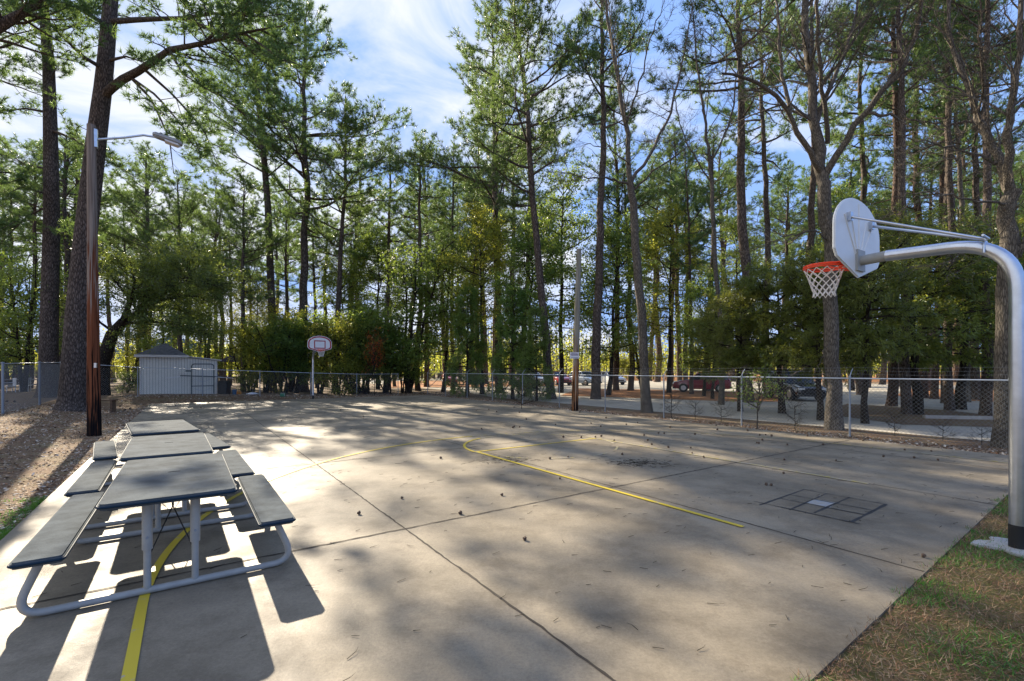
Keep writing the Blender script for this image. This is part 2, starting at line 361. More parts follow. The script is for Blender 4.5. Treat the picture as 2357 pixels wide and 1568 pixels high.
M = dict(
    concrete=concrete_mat(),
    joint=mat('joint_dirt', (.05, .04, .03), .95, var=.5, vscale=6),
    yellow=worn_paint('yellow_paint', (.56, .43, .03), lo=.34, hi=.42),
    faded=worn_paint('faded_yellow_paint', (.50, .41, .10), lo=.46, hi=.58),
    blackpaint=worn_paint('black_line_paint', (.03, .03, .033), lo=.28, hi=.40),
    bluepaint=worn_paint('pale_blue_paint', (.30, .34, .38), lo=.42, hi=.62),
    ground=ground_mat('pine_straw_ground', [(.30, (.06, .035, .02)), (.42, (.13, .08, .048)), (.5, (.20, .135, .085)), (.58, (.15, .13, .065)), (.66, (.30, .23, .16))]),
    straw=ground_mat('rust_pine_straw', [(.3, (.09, .04, .018)), (.45, (.30, .13, .05)), (.6, (.42, .22, .10)), (.7, (.22, .10, .05))], 2, 40),
    asphalt=ground_mat('sandy_asphalt', [(.3, (.20, .19, .16)), (.44, (.34, .315, .26)), (.56, (.44, .405, .33)), (.66, (.30, .20, .12))], .5, 25, .3, .01),
    turf=ground_mat('dry_turf', [(.32, (.05, .035, .02)), (.42, (.16, .10, .055)), (.5, (.10, .12, .03)), (.57, (.22, .15, .08)), (.68, (.09, .13, .03))], 2.5, 45, 1, .04),
    hill=mat('far_hills', (.10, .15, .18), .95, var=.3, vscale=.1),
    bark=bark('pine_bark', (.13, .10, .08), (.26, .205, .17), (17, 17, 4.5)),
    barkr=bark('reddish_pine_bark', (.12, .08, .058), (.25, .165, .125), (17, 17, 4.5)),
    barkg=bark('grey_gum_bark', (.17, .145, .115), (.30, .26, .205), (34, 34, 5), .7),
    barkd=bark('dark_bark', (.045, .036, .028), (.10, .08, .06), (12, 12, 4)),
    pine=foliage('pine_needles_green', (.027, .066, .022), (.115, .205, .06), .42, (.30, .43, .09)),
    leafd=foliage('dark_evergreen_leaves', (.032, .074, .016), (.13, .22, .04), .42, (.48, .60, .08)),
    oakleaf=foliage('live_oak_leaves', (.022, .05, .014), (.10, .15, .03), .36, (.40, .48, .06)),
    leafy=foliage('yellow_green_leaves', (.08, .12, .018), (.24, .28, .04), .5, (.70, .68, .08)),
    cedar=foliage('cedar_sprays', (.035, .062, .014), (.15, .185, .03), .38, (.48, .50, .06)),
    orange=foliage('orange_leaves', (.35, .08, .01), (.5, .16, .02), .5, (.8, .3, .03)),
    gum=mat('gum_ball', (.09, .06, .04), .9),
    table=None, tubem=mat('grey_painted_tube', (.36, .36, .335), .5, .0, var=.15, vscale=8),
    galv=mat('galvanised_steel', (.62, .66, .72), .28, .95, var=.22, vscale=5),
    meshw=mat('fence_wire', (.25, .27, .28), .6, .3), railm=mat('galvanised_rail', (.50, .54, .58), .5, .45), galvd=mat('dull_galvanised_wire', (.27, .30, .33), .6, .3),
    blackp=mat('black_pole_paint', (.012, .012, .013), .45),
    boardw=mat('white_backboard_steel', (.80, .81, .79), .4, var=.08, vscale=2.2),
    boardred=mat('red_board_paint', (.38, .02, .025), .45),
    rim=mat('orange_red_rim', (.85, .07, .015), .35),
    net=mat('white_net_cord', (.78, .75, .70), .85),
    siding=siding_mat(), white=mat('white_trim', (.74, .72, .68), .6, var=.15), shingle=mat('grey_shingles', (.15, .16, .18), .9, bump=.8, bscale=25, var=.45, vscale=5),
    teal=mat('dark_teal_tube', (.02, .05, .055), .4), wood=mat('weathered_wood', (.17, .10, .055), .85, var=.5, vscale=9, bump=.4),
    purple=mat('dark_purple_roof', (.03, .02, .045), .7), blackbin=mat('black_plastic', (.012, .013, .014), .5), pwhite=mat('white_plastic', (.75, .76, .78), .5),
    green=mat('green_plastic', (.03, .16, .09), .5), orangep=mat('orange_plastic', (.8, .3, .04), .5), bluep=mat('blue_plastic', (.04, .10, .18), .5),
    tyre=mat('tyre_rubber', (.015, .015, .016), .85), rimc=mat('alloy_rim', (.5, .5, .52), .3, .9), glass=mat('car_glass', (.02, .03, .04), .06, spec=.8),
    lens=mat('lamp_lens', (.8, .8, .78), .15), redlens=mat('red_lens', (.5, .02, .02), .2), trim=mat('black_trim', (.02, .02, .02), .5),
    carwhite=mat('white_car_paint', (.7, .72, .74), .25, coat=1), carred=mat('dark_red_car_paint', (.26, .012, .03), .25, coat=1), carblue=mat('silver_blue_car_paint', (.35, .42, .52), .25, .4, coat=1),
    carblack=mat('black_car_paint', (.012, .013, .015), .2, coat=1), carr2=mat('bright_red_car_paint', (.45, .03, .03), .25, coat=1),
    sign=mat('sign_white', (.66, .66, .68), .5), ink=mat('sign_ink', (.10, .05, .12), .6), conc2=mat('pale_concrete', (.44, .43, .41), .9, var=.3, vscale=6, bump=.4),
    edge=mat('dark_blue_edge', (.012, .03, .05), .6, spec=.1), hole=mat('dark_slot', (.008, .008, .008), 1.0, spec=0.0), log=mat('pale_parking_stop', (.42, .39, .35), .9, var=.3, vscale=5), dry=mat('straw_blades', (.30, .20, .11), .8, col2=(.16, .10, .05), vscale=8),
    grass=foliage('green_grass_blades', (.03, .13, .012), (.09, .30, .03), .35, (.2, .45, .04)), litter=None,
)
def litter_mat(name, cols):
    m = bpy.data.materials.new(name); m.use_nodes = True; nt = m.node_tree; b = nt.nodes['Principled BSDF']; b.inputs['Roughness'].default_value = .85
    g = N(nt, 'ShaderNodeNewGeometry'); r = N(nt, 'ShaderNodeValToRGB'); r.color_ramp.interpolation = 'CONSTANT'; e = r.color_ramp.elements
    e[0].color = (*cols[0], 1); e[1].position = 1 / len(cols); e[1].color = (*cols[1], 1)
    for i, c in enumerate(cols[2:], 2): x = e.new(i / len(cols)); x.color = (*c, 1)
    nt.links.new(g.outputs['Random Per Island'], r.inputs[0]); nt.links.new(r.outputs[0], b.inputs['Base Color']); return m
M['litter'] = litter_mat('leaf_litter_chips', [(.26, .13, .065), (.12, .065, .035), (.42, .31, .21), (.60, .53, .44), (.05, .032, .022), (.34, .20, .10), (.48, .40, .30)])
M['drygrass'] = litter_mat('dry_grass_blades', [(.25, .165, .09), (.15, .09, .045), (.36, .26, .15), (.10, .065, .035), (.27, .135, .07)])
def table_mat():
    m = mat('speckled_blue_grey_plastic', (.105, .122, .132), .8, bump=.3, bscale=70, var=.4, vscale=4.5, spec=.012); return m
M['table'] = table_mat()

# ------------------------------------------------------------------ ground and paving
def grid_sheet(name, x0, x1, y0, y1, st, zf, m, kind='structure'):
    xs = np.arange(x0, x1 + st, st); ys = np.arange(y0, y1 + st, st)
    v = [(x, y, zf(x, y)) for y in ys for x in xs]; nx = len(xs)
    f = [(j * nx + i, j * nx + i + 1, (j + 1) * nx + i + 1, (j + 1) * nx + i) for j in range(len(ys) - 1) for i in range(nx - 1)]
    me = bpy.data.meshes.new(name); me.from_pydata(v, [], f); me.materials.append(m)
    for p in me.polygons: p.use_smooth = True
    o = bpy.data.objects.new(name, me); COL.objects.link(o); return tag(o, kind=kind)
grid_sheet('ground', -90, 90, -14, 150, 1.0, terr, M['ground'])
far = BM(); far.faces([(-900, -900, -.12), (900, -900, -.12), (900, 1500, -.12), (-900, 1500, -.12)], [(0, 1, 2, 3)])
tag(far.out('far_ground', M['ground']), kind='structure')
def sheet(name, pts, z, m, th=None):
    b = BM()
    if th: b.poly([(p[0], p[1]) for p in pts], th, Matrix.Translation((0, 0, z - th)))
    else: b.faces([(p[0], p[1], z) for p in pts], [tuple(range(len(pts)))])
    return tag(b.out(name, m), kind='structure')
def EDGE(v): return 1.285 + .043 * (v - 3.21)
sheet('basketball_court', [W(EDGE(CV0), CV0), W(EDGE(CV1), CV1), W(CU1, CV1), W(CU1, CV0)], 0.0, M['concrete'], .14)
rg = np.random.default_rng(3)
def wobble_edge(p0, p1, n, amp):
    a = np.array(p0[:2]); b = np.array(p1[:2]); d = b - a; nn = np.array([-d[1], d[0]]) / np.linalg.norm(d)
    return [tuple(a + d * i / n + nn * rg.normal() * amp) for i in range(n + 1)]
# turf at the near end of the court
sheet('turf', [W(EDGE(-6) - .004, -6), W(EDGE(16.2) - .004, 16.2), W(-14, 16.2), W(-14, -6)], -.014, M['turf'])
def strip(u0, v0, u1, v1, wd, z, wob=0.0, n=1):
    a = np.array(W(u0, v0)[:2]); b = np.array(W(u1, v1)[:2]); d = (b - a); L = np.linalg.norm(d); d /= L; nn = np.array([-d[1], d[0]])
    l, r = [], []
    for i in range(n + 1):
        c = a + d * L * i / n + nn * rg.normal() * wob; q = wd * (.5 + (rg.random() * .5 if wob else 0))
        l.append((*(c + nn * q), z)); r.append((*(c - nn * q), z))
    return l + r, [(i, i + 1, n + 2 + i, n + 1 + i) for i in range(n)]
jb = BM()
for v in (2.04, 5.42, 8.9, 12.2): jb.faces(*strip(EDGE(v) + .01, v, CU1, v, .013, .003, .003, 400))
for u in (5.1, 9.63, 14.2, 18.8, 23.3, 27.9): jb.faces(*strip(u, CV0, u, CV1, .013, .0055, .0045, 220))
tag(jb.out('court_joints', M['joint']), kind='structure')
def arcstrip(cu, cv, r, a0, a1, wd, z, n=90, dash=None):
    """angles from +v axis toward +u"""
    vs, fs = [], []
    for i in range(n + 1):
        a = a0 + (a1 - a0) * i / n
        for q in (r - wd / 2, r + wd / 2): vs.append(tuple(W(cu + q * math.sin(a), cv + q * math.cos(a), z)))
    for i in range(n):
        if dash and (i // dash) % 2: continue
        fs.append((2 * i, 2 * i + 1, 2 * i + 3, 2 * i + 2))
    return vs, fs
y1 = BM(); PI = math.pi
y1.faces(*arcstrip(4.5, 6.4, 6.68, PI * .5, PI, .07, .008, 120))
y1.faces(*strip(4.5, -.28, 1.4, -.28, .07, .008)); y1.faces(*strip(2.95, 5.24, 9.0, 5.24, .065, .011))
y1.faces(*strip(9.0, 5.2, 9.0, 8.88, .06, .008)); y1.faces(*arcstrip(9.0, 7.03, 1.83, PI * .62, PI, .06, .0115, 50))
tag(y1.out('court_lines', M['yellow']), kind='structure')
y2 = BM()
y2.faces(*arcstrip(4.5, 6.4, 6.68, 0, PI * .5, .06, .008, 120)); y2.faces(*strip(8.95, 8.85, 2.95, 8.85, .06, .011))
y2.faces(*arcstrip(9.0, 7.03, 1.83, 0, PI * .62, .05, .0085, 60)); y2.faces(*arcstrip(9.03, 7.03, 1.83, PI, 2 * PI, .05, .008, 60, 5))
y2.faces(*strip(4.5, 13.08, 1.4, 13.08, .06, .008))
y2.faces(*arcstrip(27.6, 6.4, 6.4, PI, 2 * PI, .06, .008, 120)); y2.faces(*strip(29.6, 5.2, 23.6, 5.2, .06, .011)); y2.faces(*strip(29.6, 8.85, 23.6, 8.85, .06, .011))
y2.faces(*strip(23.6, 5.2, 23.6, 8.85, .06, .008)); y2.faces(*arcstrip(23.6, 7.03, 1.83, PI, 2 * PI, .05, .0085, 50))
tag(y2.out('faded_court_lines', M['faded']), kind='structure')
gb = BM()
def gline(a, b, wa, wb, z):
    p, q = P(*a), P(*b); d = (q - p).normalized(); n = Vector((-d.y, d.x, 0))
    vs = []; k = 10
    for i in range(k + 1):
        c = p.lerp(q, i / k); ww = (wa + (wb - wa) * i / k) * (.16 + .22 * rg.random())
        vs += [tuple(c + n * ww + Vector((0, 0, z))), tuple(c - n * ww + Vector((0, 0, z)))]
    gb.faces(vs, [(2 * i, 2 * i + 1, 2 * i + 3, 2 * i + 2) for i in range(k)])
def c7(x, y): return ((2200 + x / 2.108) * .7673, (1300 + y / 2.108) * .7673)
for a, b, wa, wb in (((165, 455), (450, 355), .05, .03), ((355, 485), (585, 383), .05, .03), ((512, 503), (735, 405), .06, .04), ((745, 562), (965, 450), .07, .07)):
    gline(c7(*a), c7(*b), wa, wb, .003)
for a, b, wa, wb in (((450, 358), (975, 452), .025, .03), ((360, 390), (900, 492), .025, .03), ((295, 412), (830, 517), .03, .04), ((130, 432), (800, 575), .03, .05)):
    gline(c7(*a), c7(*b), wa, wb, .0065)
tag(gb.out('painted_grid', M['blackpaint']), kind='structure')
sheet('painted_patch', [P(*c7(*q)) for q in ((460, 440), (515, 415), (655, 440), (610, 470))], .0015, M['bluepaint'])

# driveways beyond the right-hand fence
sheet('driveway', [W(-40, 17.0), W(27, 17.0), W(36, 19.5), W(95, 22), W(95, 75), W(-40, 75)], -.03, M['asphalt'])
def isl(name, pts, z=-.018, m='straw'):
    q = [GD(p[0], F * (H + .03) / (p[1] - HY)) for p in pts]; return sheet(name, q, z, M[m])
isl('pine_straw_island', [(1290, 911), (1480, 917), (1700, 925), (1790, 925), (1810, 912), (1700, 902), (1500, 897), (1330, 895)])
isl('pine_straw_island', [(1880, 952), (2080, 978), (2330, 985), (2330, 962), (2180, 945), (1950, 930)], m='ground')
isl('pine_straw_island', [(2060, 912), (2200, 922), (2420, 930), (2420, 900), (2200, 897), (2090, 895)])
isl('pine_straw_bed', [(900, 893), (1290, 889), (1290, 880), (1000, 876), (900, 878)])
isl('pine_straw_bed', [(1150, 875), (2600, 882), (2600, 863), (1150, 862)])
hb = BM(); hs_ = []
for i in range(60):
    a = R(-75 + i * 2.6); r_ = 700; hz = 26 + 12 * math.sin(i * .5) + 7 * math.sin(i * 1.7 + 1)
    hs_ += [(r_ * math.sin(a), r_ * math.cos(a), -3), (r_ * 1.05 * math.sin(a), r_ * 1.05 * math.cos(a), hz), (r_ * 1.2 * math.sin(a), r_ * 1.2 * math.cos(a), -3)]
hb.faces(hs_, [f for i in range(59) for f in ((3 * i, 3 * i + 3, 3 * i + 4, 3 * i + 1), (3 * i + 1, 3 * i + 4, 3 * i + 5, 3 * i + 2))])
tag(hb.out('hills', M['hill']), kind='structure')

# ------------------------------------------------------------------ picnic tables
def rrect(a, b, r, n=5):
    pts = []
    for cx, cy, s in ((a - r, b - r, 0), (-a + r, b - r, 1), (-a + r, -b + r, 2), (a - r, -b + r, 3)):
        for i in range(n + 1):
            t = PI / 2 * (s + i / n); pts.append((cx + r * math.cos(t), cy + r * math.sin(t)))
    return pts
def make_table():
    root = empty('picnic_table', (0, 0, 0), '', 'picnic table')
    # local y = length, x = across
    top = BM().poly(rrect(.45, 1.06, .06), .05, Matrix.Translation((0, 0, .75)), bev=.012); o = top.out('tabletop', M['table'], root)
    BM().poly(rrect(.05, .008, .007), .006, Matrix.Translation((0, .05, .7955))).out('umbrella_hole', M['hole'], o)
    BM().tube([(x, y, .776) for x, y in rrect(.453, 1.063, .06)] + [(.453, 1.003, .776)], .009, 6).out('moulded_edge', M['edge'], o)
    rib = BM()
    for s in (-1, 1): rib.box((s * .36, 0, .735), (.05, 1.9, .03))
    rib.box((0, .85, .735), (.8, .05, .03)).box((0, -.85, .735), (.8, .05, .03)); rib.out('underside_ribs', M['table'], root)
    for s in (-1, 1):
        st_ = BM().poly(rrect(.14, 1.08, .035), .05, Matrix.Translation((s * .76, 0, .43)), bev=.012).out('bench_seat', M['table'], root)
        BM().tube([(s * .76 + x, y, .456) for x, y in rrect(.143, 1.083, .035)] + [(s * .76 + .143, 1.048, .456)], .009, 6).out('moulded_edge', M['edge'], st_)
    for e in (-1, 1):
        y = e * .87
        pts = arc_pts([(-.76, y, .43), (-.78, y, .40), (-.93, y, .03), (.93, y, .03), (.78, y, .40), (.76, y, .43)], .22, 8)
        fr = BM().tube(pts, .028, 12); fr.box((-.765, y, .415), (.2, .06, .03)); fr.box((.765, y, .415), (.2, .06, .03)); fr.out('end_frame', M['tubem'], root)
        for s in (-1, 1):
            lg = BM().tube([(s * .16, y, .04), (s * .16, y, .4), (s * .16, y, .74)], [.026, .026, .034], 12)
            lg.tube([(s * .16, y, .36), (s * .16, y, .75)], .036, 12); lo = lg.out('leg', M['tubem'], root)
            BM().tube([(s * .16, y - .044, .46), (s * .16, y + .044, .46)], .011, 6).out('bolt', M['galvd'], lo)
        br = BM()
        for s in (-1, 1):
            br.tube([(s * .15, y, .3), (0, y - e * .35, .6)], .006, 6)
        br.tube([(0, y - e * .35, .6), (0, y - e * .35, .74)], .01, 6); br.out('brace_rod', M['trim'], root)
    return root
t0 = make_table()
T = [(5.66, -.1, 0, 'nearest blue-grey plastic picnic table, on yellow court line in front of the camera'),
     (7.98, -.2, 1.2, 'middle picnic table with two benches, end to end behind the nearest one'),
     (10.55, -.38, 6.5, 'farthest picnic table, turned slightly, close to the tall light pole')]
for i, (u, v, a, lb) in enumerate(T):
    o = t0 if i == 0 else copy_tree(t0)
    o.location = W(u, v, .002); o.rotation_euler = (0, 0, math.atan2(-U[0], U[1]) + R(a)); tag(o, lb, 'picnic table', 'picnic tables in a row')

# ------------------------------------------------------------------ hoops
def make_hoop(base, board_c, name, label, rimz, gap, arm_h, polr, facing):
    """facing: unit vector from board toward the court (rim side); base: pole foot; board_c: centre of board back face"""
    f = Vector((facing[0], facing[1], 0)); s = Vector((-f.y, f.x, 0))
    root = empty(name, base, label, 'basketball hoop'); bo = base
    L = lambda p: tuple(Vector(p) - bo)
    bc = Vector((board_c[0], board_c[1], 0))
    fr = lambda a, d, z: L(bc + s * a + f * d + Vector((0, 0, z)))
    armz = arm_h
    back = (bc - bo); back.z = 0
    pts = [(0, 0, -.1), (0, 0, 1.3), (0, 0, armz), tuple(Vector((back.x * .35, back.y * .35, armz + .09))), fr(0, -.28, rimz + .06)]
    pole = BM().tube(arc_pts([pts[0], pts[1], pts[2]], .01, 1)[:3] + arc_pts([(0, 0, 1.4), (0, 0, armz + .08), fr(0, -.28, rimz)], .55, 12)[1:], polr, 20)
    pole.out('pole', M['galv'], root, smooth=True)
    BM().tube([(0, 0, -.05), (0, 0, .26)], polr + .004, 20).out('black_base_band', M['blackp'], root)
    sl = BM().tube([fr(0, -.30, rimz - .0), fr(0, -.02, rimz - .01)], polr * .95, 16); sl.box(fr(0, -.015, rimz - .01), (.03, .22, .26), rz=math.atan2(f.y, f.x))
    sl.out('mounting_sleeve', M['tubem'], root, smooth=False)
    # fan-shaped board, outline in (across, up)
    out = []
    for i in range(25):
        t = PI * i / 24; out.append((.685 * math.cos(t), .50 + .42 * math.sin(t)))
    out = out[:] + [(-.685, .22), (-.62, .13), (0, -.06), (.62, .13), (.685, .22)]
    bz = rimz - .16 if rimz > 3.1 else rimz - .08
    mt = Matrix.Translation(L(bc + Vector((0, 0, bz)))) @ Matrix(((s.x, 0, f.x, 0), (s.y, 0, f.y, 0), (0, 1, 0, 0), (0, 0, 0, 1)))
    bd = BM().poly(out, .032, mt, bev=.012)
    board = bd.out('backboard', M['boardw'], root)
    # radial stiffeners pressed into the back
    rb = BM()
    for aa in (-.48, -.25, 0, .25, .48):
        rb.tube([fr(aa * .12, .0, bz + .17), fr(aa * .9, .0, bz + .66 if aa else bz + .86)], [.014, .010], 6)
    rb.out('pressed_rib', M['boardw'], board)
    # red border and target square on the playing face
    rd = BM(); zf = .036
    def ring(o_, wd):
        n = len(o_); vs = []
        cx, cy = 0, .42
        for x, y in o_:
            k = 1 - wd / math.hypot(x - cx, y - cy); vs += [(x, y), (cx + (x - cx) * k, cy + (y - cy) * k)]
        q = [tuple(mt @ Vector((a, b_, zf))) for a, b_ in vs]
        rd.faces(q, [(2 * i, 2 * ((i + 1) % n), 2 * ((i + 1) % n) + 1, 2 * i + 1) for i in range(n)])
    sc = [(x * .955, .42 + (y - .42) * .945) for x, y in out]; ring(sc, .08)
    for a, b_, c, d in ((-.325, .15, -.265, .64), (.265, .15, .325, .64), (-.265, .58, .265, .64), (-.265, .15, .265, .21)):
        rd.faces([tuple(mt @ Vector((x, y, zf))) for x, y in ((a, b_), (c, b_), (c, d), (a, d))], [(0, 1, 2, 3)])
    rd.out('red_markings', M['boardred'], board)
    # rim: double ring with bracket, net
    cen = bc + f * (.06 + gap); rr = .2286
    def circ(r, z, dx=0, n=36): return [L(cen + s * r * math.cos(2 * PI * i / n) + f * r * math.sin(2 * PI * i / n) + Vector((0, 0, z))) for i in range(n + 1)]
    rm = BM().tube(circ(rr, rimz), .010, 8).tube(circ(rr, rimz - .032), .010, 8).tube(circ(rr + .01, rimz - .016), .006, 6)
    for a in (-.11, .11):
        rm.tube([fr(a, .04, rimz - .0), L(cen + s * a * 1.2 - f * .18 + Vector((0, 0, rimz)))], .009, 6)
        rm.tube([fr(a * .7, .04, rimz - .12), L(cen + s * a * 1.9 - f * .06 + Vector((0, 0, rimz - .035)))], .008, 6)
    rm.box(fr(0, .055, rimz - .05), (.02, .24, .16), rz=math.atan2(f.y, f.x)).box(fr(0, .12, rimz), (.16, .2, .008), rz=math.atan2(f.y, f.x))
    rm.out('rim', M['rim'], root)
    nt_ = Geo(); rows = 7; cols = 12; A, B = [], []
    def np_(i, j):
        t = i / rows; r = rr * (1 - .52 * t ** .8) if t < .8 else rr * (.50 + .06 * (t - .8) * 5)
        a = 2 * PI * (j + .5 * (i % 2)) / cols; return np.array(L(cen + s * r * math.cos(a) + f * r * math.sin(a) + Vector((0, 0, rimz - .045 - .36 * t))))
    for i in range(rows):
        for j in range(cols):
            p = np_(i, j)
            if i % 2 == 0: q = [np_(i + 1, j), np_(i + 1, j - 1)]
            else: q = [np_(i + 1, j), np_(i + 1, j + 1)]
            for x in q: A.append(p); B.append(x)
    nt_.prisms(A, B, .0055, .0055, 5); link('net', nt_.mesh('net'), M['net'], root)
    # two braces from the upper board to a clamp on the bend
    cl = Vector((back.x * .17, back.y * .17, armz + .13))
    for a in (-.33, .33):
        BM().tube([fr(a, -.02, bz + .64), tuple(cl + s * a * .1)], .016, 8).box(fr(a, -.02, bz + .64), (.05, .07, .1), rz=math.atan2(f.y, f.x)).out('brace', M['galv'], root)
    BM().tube([tuple(cl + s * .12 + Vector((0, 0, .03))), tuple(cl - s * .12 + Vector((0, 0, .03)))], .012, 8).tube([tuple(cl + s * (polr + .012) * math.cos(t) + Vector((0, 0, -.12 + (polr + .012) * math.sin(t) * 1.25))) for t in np.linspace(-.3, PI + .3, 12)], .012, 6).out('clamp', M['galv'], root)
    return root
Uv = Vector((U[0], U[1], 0))
bc1 = Vector((4.33, 5.90, 0)); base1 = Vector((5.11, 4.775, -.02))
make_hoop(base1, bc1, 'basketball_hoop', 'near basketball hoop seen from behind, steel gooseneck pole on the grass', 3.17, .33, 3.06, .066, U)
base2 = GD(720.5, 29.6); bc2 = Vector((-11.45, 28.15, 0))
make_hoop(base2, bc2, 'basketball_hoop', 'distant basketball hoop facing the camera in front of tall shrubs', 3.0, .33, 2.93, .06, (-U[0], -U[1]))
foot = BM(); pts = [(base1.x + (.27 + .08 * math.sin(3 * a) + .05 * math.sin(7 * a + 1)) * math.cos(a), base1.y + (.28 + .06 * math.cos(5 * a)) * math.sin(a)) for a in np.linspace(0, 2 * PI, 29)[:-1]]
foot.poly(pts, .06, Matrix.Translation((0, 0, -.05)), bev=.01); tag(foot.out('concrete_footing', M['conc2']), 'white concrete footing around the near hoop pole in the grass', 'footing')

# ------------------------------------------------------------------ chain link fences
def diag_wires(p0, p1, z0, z1, sp, r):
    """diamond mesh between two posts as thin wires; returns start and end points"""
    p0 = np.array(p0[:2]); p1 = np.array(p1[:2]); Lh = np.linalg.norm(p1 - p0); d = (p1 - p0) / Lh; h = z1 - z0; A, B = [], []
    n = int((Lh + h) / sp)
    for i in range(1, n):
        c = i * sp - h
        for sg in (0, 1):
            xa, za, xb, zb = c, 0, c + h, h
            if xa < 0: za = -xa; xa = 0
            if xb > Lh: zb = h - (xb - Lh); xb = Lh
            if sg: xa, xb = Lh - xa, Lh - xb
            A.append((*(p0 + d * xa), z0 + za)); B.append((*(p0 + d * xb), z0 + zb))
    return A, B
def chain_fence(name, label, posts, h, sp, wire_r, barb=None, postr=.025, brace=False):
    root = empty(name, (0, 0, 0), label, 'fence'); lastz = None
    tops = [Vector((p[0], p[1], p[2] + h[i] if isinstance(h, list) else p[2] + h)) for i, p in enumerate(posts)]
    for p, t in zip(posts, tops):
        b = BM().tube([tuple(p - Vector((0, 0, .1))), tuple(t + Vector((0, 0, .03)))], postr, 10).tube([tuple(t + Vector((0, 0, .0))), tuple(t + Vector((0, 0, .06)))], postr * 1.3, 10)
        b.out('post', M['galvd'], root)
    BM().tube([tuple(t) for t in tops], .018, 8).out('top_rail', M['railm'], root)
    for a, b_, ta, tb in zip(posts, posts[1:], tops, tops[1:]):
        g = Geo(); A, B = diag_wires(a, b_, min(a.z, b_.z) + .02, min(ta.z, tb.z) - .02, sp, wire_r); g.prisms(A, B, wire_r, wire_r)
        link('wire_mesh', g.mesh('wire_mesh'), M['meshw'], root)
    if barb:
        ends = []
        for t in tops:
            e = t + barb; ends.append(e)
            BM().tube([tuple(t + Vector((0, 0, .03))), tuple(t + barb * .4 + Vector((0, 0, .05))), tuple(e)], [.016, .014, .010], 6).out('barb_arm', M['galvd'], root)
        for k, q in enumerate((.35, .68, 1.0)):
            g = Geo(); lines = [t + barb * q + Vector((0, 0, .03)) for t in tops]; A, B = [], []
            for a, b_ in zip(lines, lines[1:]):
                m_ = a.lerp(b_, .5) - Vector((0, 0, .03)); A += [tuple(a), tuple(m_)]; B += [tuple(m_), tuple(b_)]
                for i in range(1, 20):
                    c = a.lerp(b_, i / 20) - Vector((0, 0, .03 * (1 - abs(i / 10 - 1)))); A += [tuple(c + Vector((.012, 0, .02)))]; B += [tuple(c - Vector((.012, 0, .02)))]
            g.prisms(A, B, .002, .002); link('barbed_wire', g.mesh('barbed_wire'), M['meshw'], root)
    return root
fp = [W(-3.8 + 3.09 * k, 15.1, -.05) for k in range(13)]
chain_fence('chain_link_fence', 'long chain link fence with barbed wire along the right side of the court', fp, 1.62, .10, .0022, Vector((V[0] * .2, V[1] * .2, .27)))
bp_ = [W(34.4, -5.4 + 3.1 * k) for k in range(7)]
for p in bp_: p.z = terr(p.x, p.y)
bp_[0] = W(34.4, -5.4, .3)
chain_fence('chain_link_fence', 'chain link fence behind the far hoop and in front of the shed', bp_, [1.9, 1.66, 1.62, 1.6, 1.58, 1.55, 1.55], .11, .0022, None, .026)
A_ = Vector((-18.1, 16.8, terr(-18.1, 16.8)))
chain_fence('chain_link_fence', 'chain link fence at the left edge beside the two big pines', [A_, A_.lerp(bp_[0], .5), bp_[0] + Vector((-.05, -.12, 0))], [1.78, 1.85, 1.9], .09, .0024, None, .04)
g_ = BM().tube([tuple(W(33.9, 15.1, .1)), tuple(W(31.0, 15.1, 1.35))], .018, 8); tag(g_.out('brace_pole', M['galvd']), 'grey diagonal brace pipe leaning on the far right fence corner', 'pipe')

# ------------------------------------------------------------------ light pole, sign pole
lp = empty('light_pole', P(217, 1000, 0) + Vector((0, 0, -.02)), 'tall reddish wooden light pole with lamp arm beside the picnic tables', 'light pole')
D0 = 1958 / 148; tx = (210 - 217) * D0 / F
poleg = BM().tube([(0, 0, -.1), (tx * .15, 0, 1.2), (tx * .5, 0, 4.3), (tx, 0, 8.68)], [.165, .15, .125, .10], 20)
poleg.out('pole', pole_wood('treated_pole', (.21, .075, .035), (.27, .22, .175), 1.0, 4.2), lp, smooth=False)
va = Vector((V[0], V[1], 0)); a0 = Vector((tx, 0, 8.3)) + va * .1
arm = BM().tube([tuple(a0), tuple(a0 + va * .6 + Vector((0, 0, .22))), tuple(a0 + va * 1.05 + Vector((0, 0, .42))), tuple(a0 + va * 1.4 + Vector((0, 0, .45)))], .03, 10)
arm.box(tuple(a0 + Vector((0, 0, .02))), (.07, .16, .5), rz=math.atan2(V[1], V[0])); arm.out('lamp_arm', M['galv'], lp)
hd = BM(); hc = a0 + va * 1.62 + Vector((0, 0, .42)); Mh = Matrix.Rotation(math.atan2(V[1], V[0]), 4, 'Z') @ Matrix.Rotation(R(10), 4, 'Y')
hd.poly([(-.36, -.09), (-.30, -.12), (.2, -.16), (.36, -.10), (.38, 0), (.36, .10), (.2, .16), (-.30, .12), (-.36, .09)], .13, Matrix.Translation(hc) @ Mh @ Matrix.Translation((0, 0, -.03)), bev=.035)
hdo = hd.out('lamp_head', M['tubem'], lp)
BM().poly([(-.05, -.12), (.28, -.12), (.34, 0), (.28, .12), (-.05, .12)], .05, Matrix.Translation(hc) @ Mh @ Matrix.Translation((0, 0, -.07)), bev=.012).out('lamp_lens', M['lens'], hdo)
BM().tube([tuple(hc + Vector((0, 0, .1)) - va * .15), tuple(hc + Vector((0, 0, .18)) - va * .15)], .04, 10).out('light_sensor', M['trim'], hdo)
BM().box((.15, -.13, 1.95), (.07, .03, .13)).out('metal_tag', M['galv'], lp)

